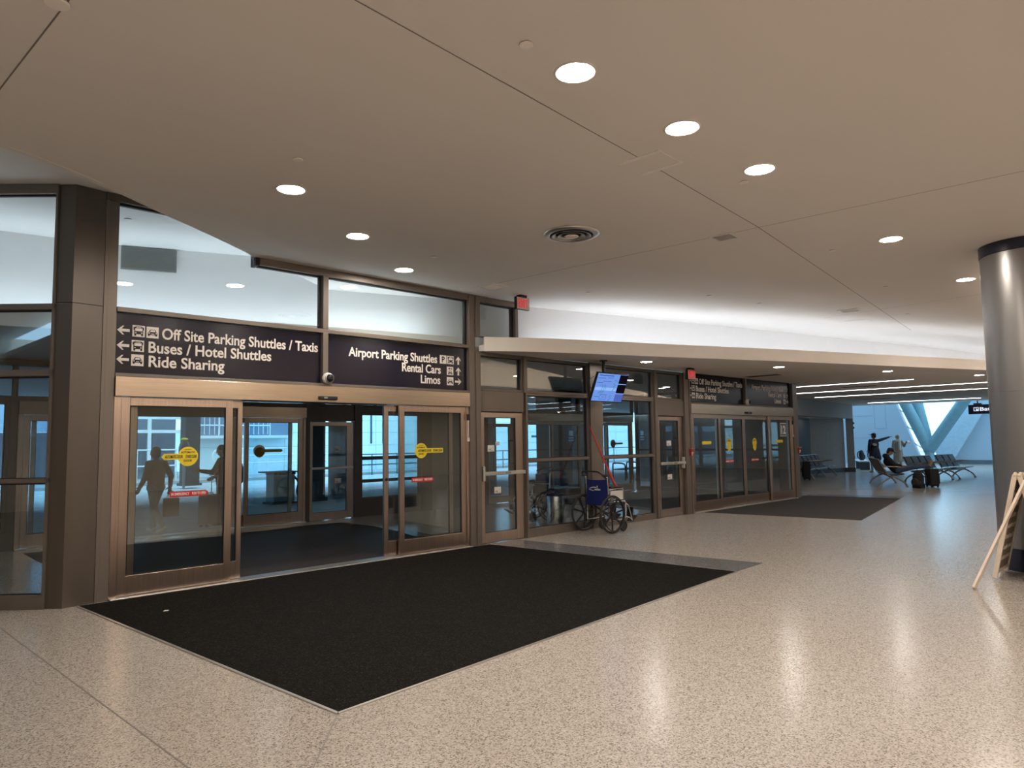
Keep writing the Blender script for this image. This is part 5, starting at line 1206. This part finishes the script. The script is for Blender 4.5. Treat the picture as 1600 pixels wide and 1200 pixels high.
def person(lab, loc, rz, J, skin, top, legs, shoes, hair=None, cap=None, scarf=None, coat=None, scale=1.0, group=None, sleeve=True):
    t = thing('person', lab, 'person', loc, rz, group)
    D = dict(pel=(0, 0, 0.94), che=(0, 0.01, 1.24), nek=(0, 0.0, 1.44), hed=(0, 0.035, 1.595), look=(0, 1, 0),
             shR=(0.185, 0, 1.385), elR=(0.235, -0.02, 1.10), wrR=(0.245, 0.05, 0.86), shL=(-0.185, 0, 1.385), elL=(-0.235, -0.02, 1.10), wrL=(-0.245, 0.05, 0.86),
             hiR=(0.09, 0, 0.91), knR=(0.10, 0.03, 0.49), anR=(0.10, -0.02, 0.08), hiL=(-0.09, 0, 0.91), knL=(-0.10, 0.03, 0.49), anL=(-0.10, -0.02, 0.08), toR=(0.115, 0.13, 0.03), toL=(-0.115, 0.13, 0.03))
    D.update(J)
    j = {k: Vector(v)*scale for k, v in D.items()}; S = scale
    lk = Vector(D['look']).normalized()
    sx = lk.cross(V(0, 0, 1)).normalized(); uz = sx.cross(lk)
    RH = Matrix((sx, lk, uz)).transposed()
    H = j['hed']; hp = lambda x, y, z: H+(RH @ V(x, y, z))*S
    body = MB()
    body.limb(j['pel'], j['che'], 0.115*S, 0.125*S, 14).limb(j['shL'], j['shR'], 0.055*S, 0.055*S).limb(j['hiL'], j['hiR'], 0.095*S, 0.095*S)
    body.limb(j['che'], j['nek'], 0.12*S, 0.055*S).limb(j['nek']-V(0, 0, 0.03)*S, H+V(0, 0, -0.03)*S, 0.052*S, 0.05*S)
    body.ell(hp(0, 0, 0.015), (0.074*S, 0.092*S, 0.105*S), 20, 14, RH); body.ell(hp(0, 0.022, -0.055), (0.056*S, 0.066*S, 0.062*S), 16, 10, RH)
    body.limb(hp(0, 0.088, 0.01), hp(0, 0.108, -0.028), 0.009*S, 0.014*S, 8)
    body.ell(hp(0, 0.086, -0.066), (0.024*S, 0.010*S, 0.009*S), 10, 6, RH); body.limb(hp(-0.035, 0.080, 0.035), hp(0.035, 0.080, 0.035), 0.012*S, 0.012*S, 8)
    for q in (-1, 1): body.ell(hp(q*0.076, -0.005, -0.01), (0.010*S, 0.020*S, 0.032*S), 10, 8, RH)
    for q in 'RL':
        body.limb(j['sh'+q], j['el'+q], 0.050*S, 0.038*S).limb(j['el'+q], j['wr'+q], 0.038*S, 0.026*S)
        dr = (j['wr'+q]-j['el'+q]).normalized()
        sd = lk if abs(dr.dot(lk)) < 0.8 else V(0, 0, 1)
        hm = MB(); hand(hm, Vector((0, 0, 0)), dr, sd)
        hm.v = [tuple(Vector(p)*S*1.05+j['wr'+q]) for p in hm.v]
        body.add(hm.v, hm.f)
        body.limb(j['hi'+q], j['kn'+q], 0.082*S, 0.055*S).limb(j['kn'+q], j['an'+q], 0.054*S, 0.038*S)
        body.limb(j['an'+q], j['to'+q], 0.04*S, 0.03*S)
    body.build('body', skin, t, smooth=True, remesh=0.0075)
    for q in (-1, 1): MB().ell(hp(q*0.031, 0.081, 0.008), (0.012*S, 0.008*S, 0.008*S), 10, 8, RH).build('eye', BLACK, t, smooth=True)
    tr = MB().limb(j['hiL'], j['hiR'], 0.112*S, 0.112*S).limb(j['pel'], j['pel']+V(0, 0, 0.06)*S, 0.125*S, 0.125*S)
    for q in 'RL':
        e = j['an'+q]+(j['kn'+q]-j['an'+q]).normalized()*0.02
        tr.limb(j['hi'+q], j['kn'+q], 0.098*S, 0.070*S).limb(j['kn'+q], e, 0.070*S, 0.058*S)
    tr.build('trousers', legs, t, smooth=True, remesh=0.014)
    tp = MB().limb(j['pel']+V(0, 0, 0.02)*S, j['che'], 0.142*S, 0.152*S, 16).limb(j['shL'], j['shR'], 0.072*S, 0.072*S).limb(j['che'], j['nek']-V(0, 0, 0.04)*S, 0.150*S, 0.075*S)
    wv = (j['shR']-j['shL']).normalized()
    tp.limb(j['pel']-wv*0.05*S, j['che']-wv*0.07*S, 0.12*S, 0.125*S).limb(j['pel']+wv*0.05*S, j['che']+wv*0.07*S, 0.12*S, 0.125*S)
    for q in 'RL': tp.limb(j['sh'+q], j['el'+q], 0.072*S, 0.058*S).limb(j['el'+q], j['wr'+q].lerp(j['el'+q], 0.06), 0.058*S, 0.044*S)
    if coat:
        for (a, b, ra, rb) in coat: tp.limb(Vector(a)*S, Vector(b)*S, ra*S, rb*S)
    tj = tp.build('jacket', top, t, smooth=True, remesh=0.014)
    for q in 'RL':
        f = (j['to'+q]-j['an'+q]).normalized()
        MB().limb(j['an'+q]-V(0, 0, 0.03)*S*(1 if abs(f.z) < 0.8 else 0), j['to'+q], 0.050*S, 0.042*S).limb(j['an'+q]-f*0.04*S-V(0, 0, 0.03)*S*(1 if abs(f.z) < 0.8 else 0), j['an'+q], 0.04*S, 0.046*S).build('shoe', shoes, t, smooth=True, remesh=0.011)
    if hair: MB().ell(hp(0, -0.018, 0.035), (0.082*S, 0.092*S, 0.098*S), 20, 12, RH).ell(hp(0, -0.05, -0.02), (0.070*S, 0.055*S, 0.075*S), 16, 10, RH).build('hair', hair, t, smooth=True, remesh=0.010)
    if cap:
        MB().ell(hp(0, -0.008, 0.062), (0.086*S, 0.102*S, 0.072*S), 20, 12, RH).ell(hp(0, 0.115, 0.050), (0.066*S, 0.075*S, 0.011*S), 16, 8, RH).build('cap', cap, t, smooth=True, remesh=0.009)
    if scarf:
        mb = MB()
        for a in range(20):
            th = 2*PI*a/20
            mb.limb(hp(0.066*math.cos(th), -0.010+0.02*math.sin(th), 0.015+0.092*math.sin(th)), hp(0.072*math.cos(th), -0.06, 0.015+0.075*math.sin(th)), 0.028*S, 0.036*S, 8)
        mb.ell(hp(0, -0.055, 0.0), (0.085*S, 0.055*S, 0.11*S), 16, 10, RH).limb(hp(-0.04, 0.03, -0.12), hp(0.04, 0.03, -0.12), 0.05*S, 0.05*S).limb(hp(-0.07, 0.03, -0.17), hp(0.07, 0.03, -0.17), 0.055*S, 0.055*S)
        mb.build('head_scarf', scarf, t, smooth=True, remesh=0.010)
    return t, tj, j
def facing(x, y): return math.atan2(-x, y)
# person walking past the outer doors
person('person in a grey tan jacket walking outside the outer doors with a brown bag', (4.66, 6.02, 0), facing(-0.45, 0.9),
       dict(knR=(0.10, 0.16, 0.50), anR=(0.10, 0.16, 0.09), toR=(0.11, 0.30, 0.05), knL=(-0.09, -0.06, 0.50), anL=(-0.09, -0.30, 0.13), toL=(-0.10, -0.18, 0.03), elR=(0.28, -0.10, 1.13), wrR=(0.34, -0.02, 0.90), elL=(-0.25, 0.02, 1.12), wrL=(-0.24, 0.16, 0.92), look=(-0.3, 1, 0)),
       SKIN, TANCL, GREYCL, SHOEW, hair=HAIRG, scale=0.97)
t = thing('paper_bag', 'brown paper bag hanging from the hand of the walking person', 'bag', (5.0, 6.18, 0.285))
MB().poly([(-0.13, -0.08), (0.13, -0.08), (0.15, 0), (0.13, 0.08), (-0.13, 0.08), (-0.15, 0)], 0, 0.36).build('bag_body', mat('brown paper', (0.36, 0.20, 0.09), 0.8, bump=0.2), t, bevel=0.01)
for sy in (-0.05, 0.05): MB().tube(crom([(-0.08, sy, 0.35), (-0.05, sy*0.4, 0.44), (0.02, sy*0.2, 0.50), (0.05, sy*0.4, 0.44), (0.08, sy, 0.35)], 4), 0.006, 6).build('handle', mat('paper cord', (0.42, 0.28, 0.15), 0.8), t)
# dark person with a backpack and suitcase
person('person in dark clothes with one hand held out, standing outside the outer doors', (6.12, 6.45, 0), facing(-0.80, 0.6),
       dict(elL=(-0.22, 0.14, 1.13), wrL=(-0.20, 0.40, 1.17), elR=(0.23, 0.02, 1.12), wrR=(0.18, 0.22, 1.02), look=(-0.1, 1, -0.25)),
       SKIN, BLKCL, mat('charcoal trousers', (0.02, 0.02, 0.022), 0.8), SHOEB, hair=HAIRM, scale=0.98)
bp = backpack('bulky black backpack on the back of the dark clothed person', (6.36, 6.27, 0.86), facing(0.80, -0.6), 1.05)
suitcase('grey brown suitcase held by the dark clothed person outside', (5.83, 6.35, 0), 0.5, 0.66, 0.42, 0.27, mat('grey brown suitcase shell', (0.07, 0.06, 0.055), 0.5), 0.38)
# far group
pt, pj, _ = person('person in a dark navy jacket and cap pointing to the right with a raised arm', (34.95, 3.30, 0), facing(0.69, 0.72),
       dict(elR=(0.46, 0.05, 1.46), wrR=(0.72, 0.10, 1.53), elL=(-0.27, -0.05, 1.12), wrL=(-0.22, 0.10, 0.95), look=(-0.7, 0.7, 0), anR=(0.17, 0, 0.08), toR=(0.19, 0.15, 0.03), knR=(0.14, 0.03, 0.49), anL=(-0.17, -0.05, 0.08), toL=(-0.19, 0.10, 0.03), knL=(-0.14, 0.02, 0.49)),
       SKIN_D, NAVYCL, JEANS_L, SHOEW, hair=HAIRM, cap=mat('dark olive cap', (0.02, 0.02, 0.015), 0.7), scale=1.05, coat=[((-0.06, 0, 0.98), (-0.10, 0, 0.80), 0.14, 0.13), ((0.06, 0, 0.98), (0.15, 0, 0.62), 0.14, 0.125), ((0, 0, 0.98), (0.02, 0, 0.74), 0.14, 0.14)])
lg = MB()
for k, (a, b, z) in enumerate(((-0.12, 0.03, 1.32), (-0.13, 0.06, 1.265), (-0.08, 0.05, 1.22))): lg.box(a-0.04, b-0.04, -0.178, -0.165, z, z+0.028)
lg.build('back_print', LETTER, pj)
pt, pj, _ = person('person in a pale head scarf and taupe coat holding things in one arm', (37.3, 3.05, 0), facing(-0.69, -0.72),
       dict(elL=(-0.30, 0.02, 1.16), wrL=(-0.26, 0.22, 1.30), elR=(0.25, 0.0, 1.10), wrR=(0.22, 0.10, 0.86), look=(0.2, 1, 0)),
       SKIN, BEIGECL, BEIGECL, SHOEB, scarf=CREAMCL, scale=1.0, coat=[((0.0, 0, 0.95), (0.02, 0, 0.55), 0.17, 0.18), ((-0.08, 0, 0.95), (-0.12, 0, 0.5), 0.13, 0.13), ((0.08, 0, 0.95), (0.12, 0, 0.5), 0.13, 0.13)])
MB().limb((0, 0.155, 1.36), (0, 0.165, 1.02), 0.055, 0.065).build('shirt_front', mat('white shirt', (0.7, 0.72, 0.7), 0.8), pt, smooth=True)
tag(MB().tube([(37.33, 2.66, 1.34), (37.50, 2.63, 1.36), (37.62, 2.60, 1.30)], [0.05, 0.07, 0.04], 10).build('white_bundle', CREAMCL, smooth='auto'), 'white bundle in the arm of the person with the head scarf', 'bundle')
# sleeping traveller, slumped, feet on the suitcase
n_seat = c1+V(0.893, 0.45, 0)*0.30
pt, pj, _ = person('person in black jacket and cap slumped asleep with feet up on a suitcase', (n_seat.x, n_seat.y, 0), RZ1,
       dict(pel=(0, 0.10, 0.55), che=(0, -0.10, 0.82), nek=(0, -0.13, 1.02), hed=(0, -0.03, 1.14), look=(0, 1, -0.55), shR=(0.18, -0.13, 0.95), shL=(-0.18, -0.13, 0.95),
            elR=(0.25, 0.02, 0.72), wrR=(0.09, 0.26, 0.68), elL=(-0.25, 0.02, 0.72), wrL=(-0.09, 0.27, 0.69),
            hiR=(0.09, 0.16, 0.53), hiL=(-0.09, 0.16, 0.53), knR=(0.10, 0.64, 0.63), knL=(-0.06, 0.64, 0.64), anR=(0.08, 1.08, 0.67), anL=(-0.06, 1.09, 0.67), toR=(0.10, 1.16, 0.82), toL=(-0.08, 1.17, 0.82)),
       SKIN, BLKCL, JEANS, SHOET, hair=HAIRM, cap=BLKCL, scale=1.0, coat=[((-0.13, -0.16, 1.0), (0.13, -0.16, 1.0), 0.09, 0.09)])
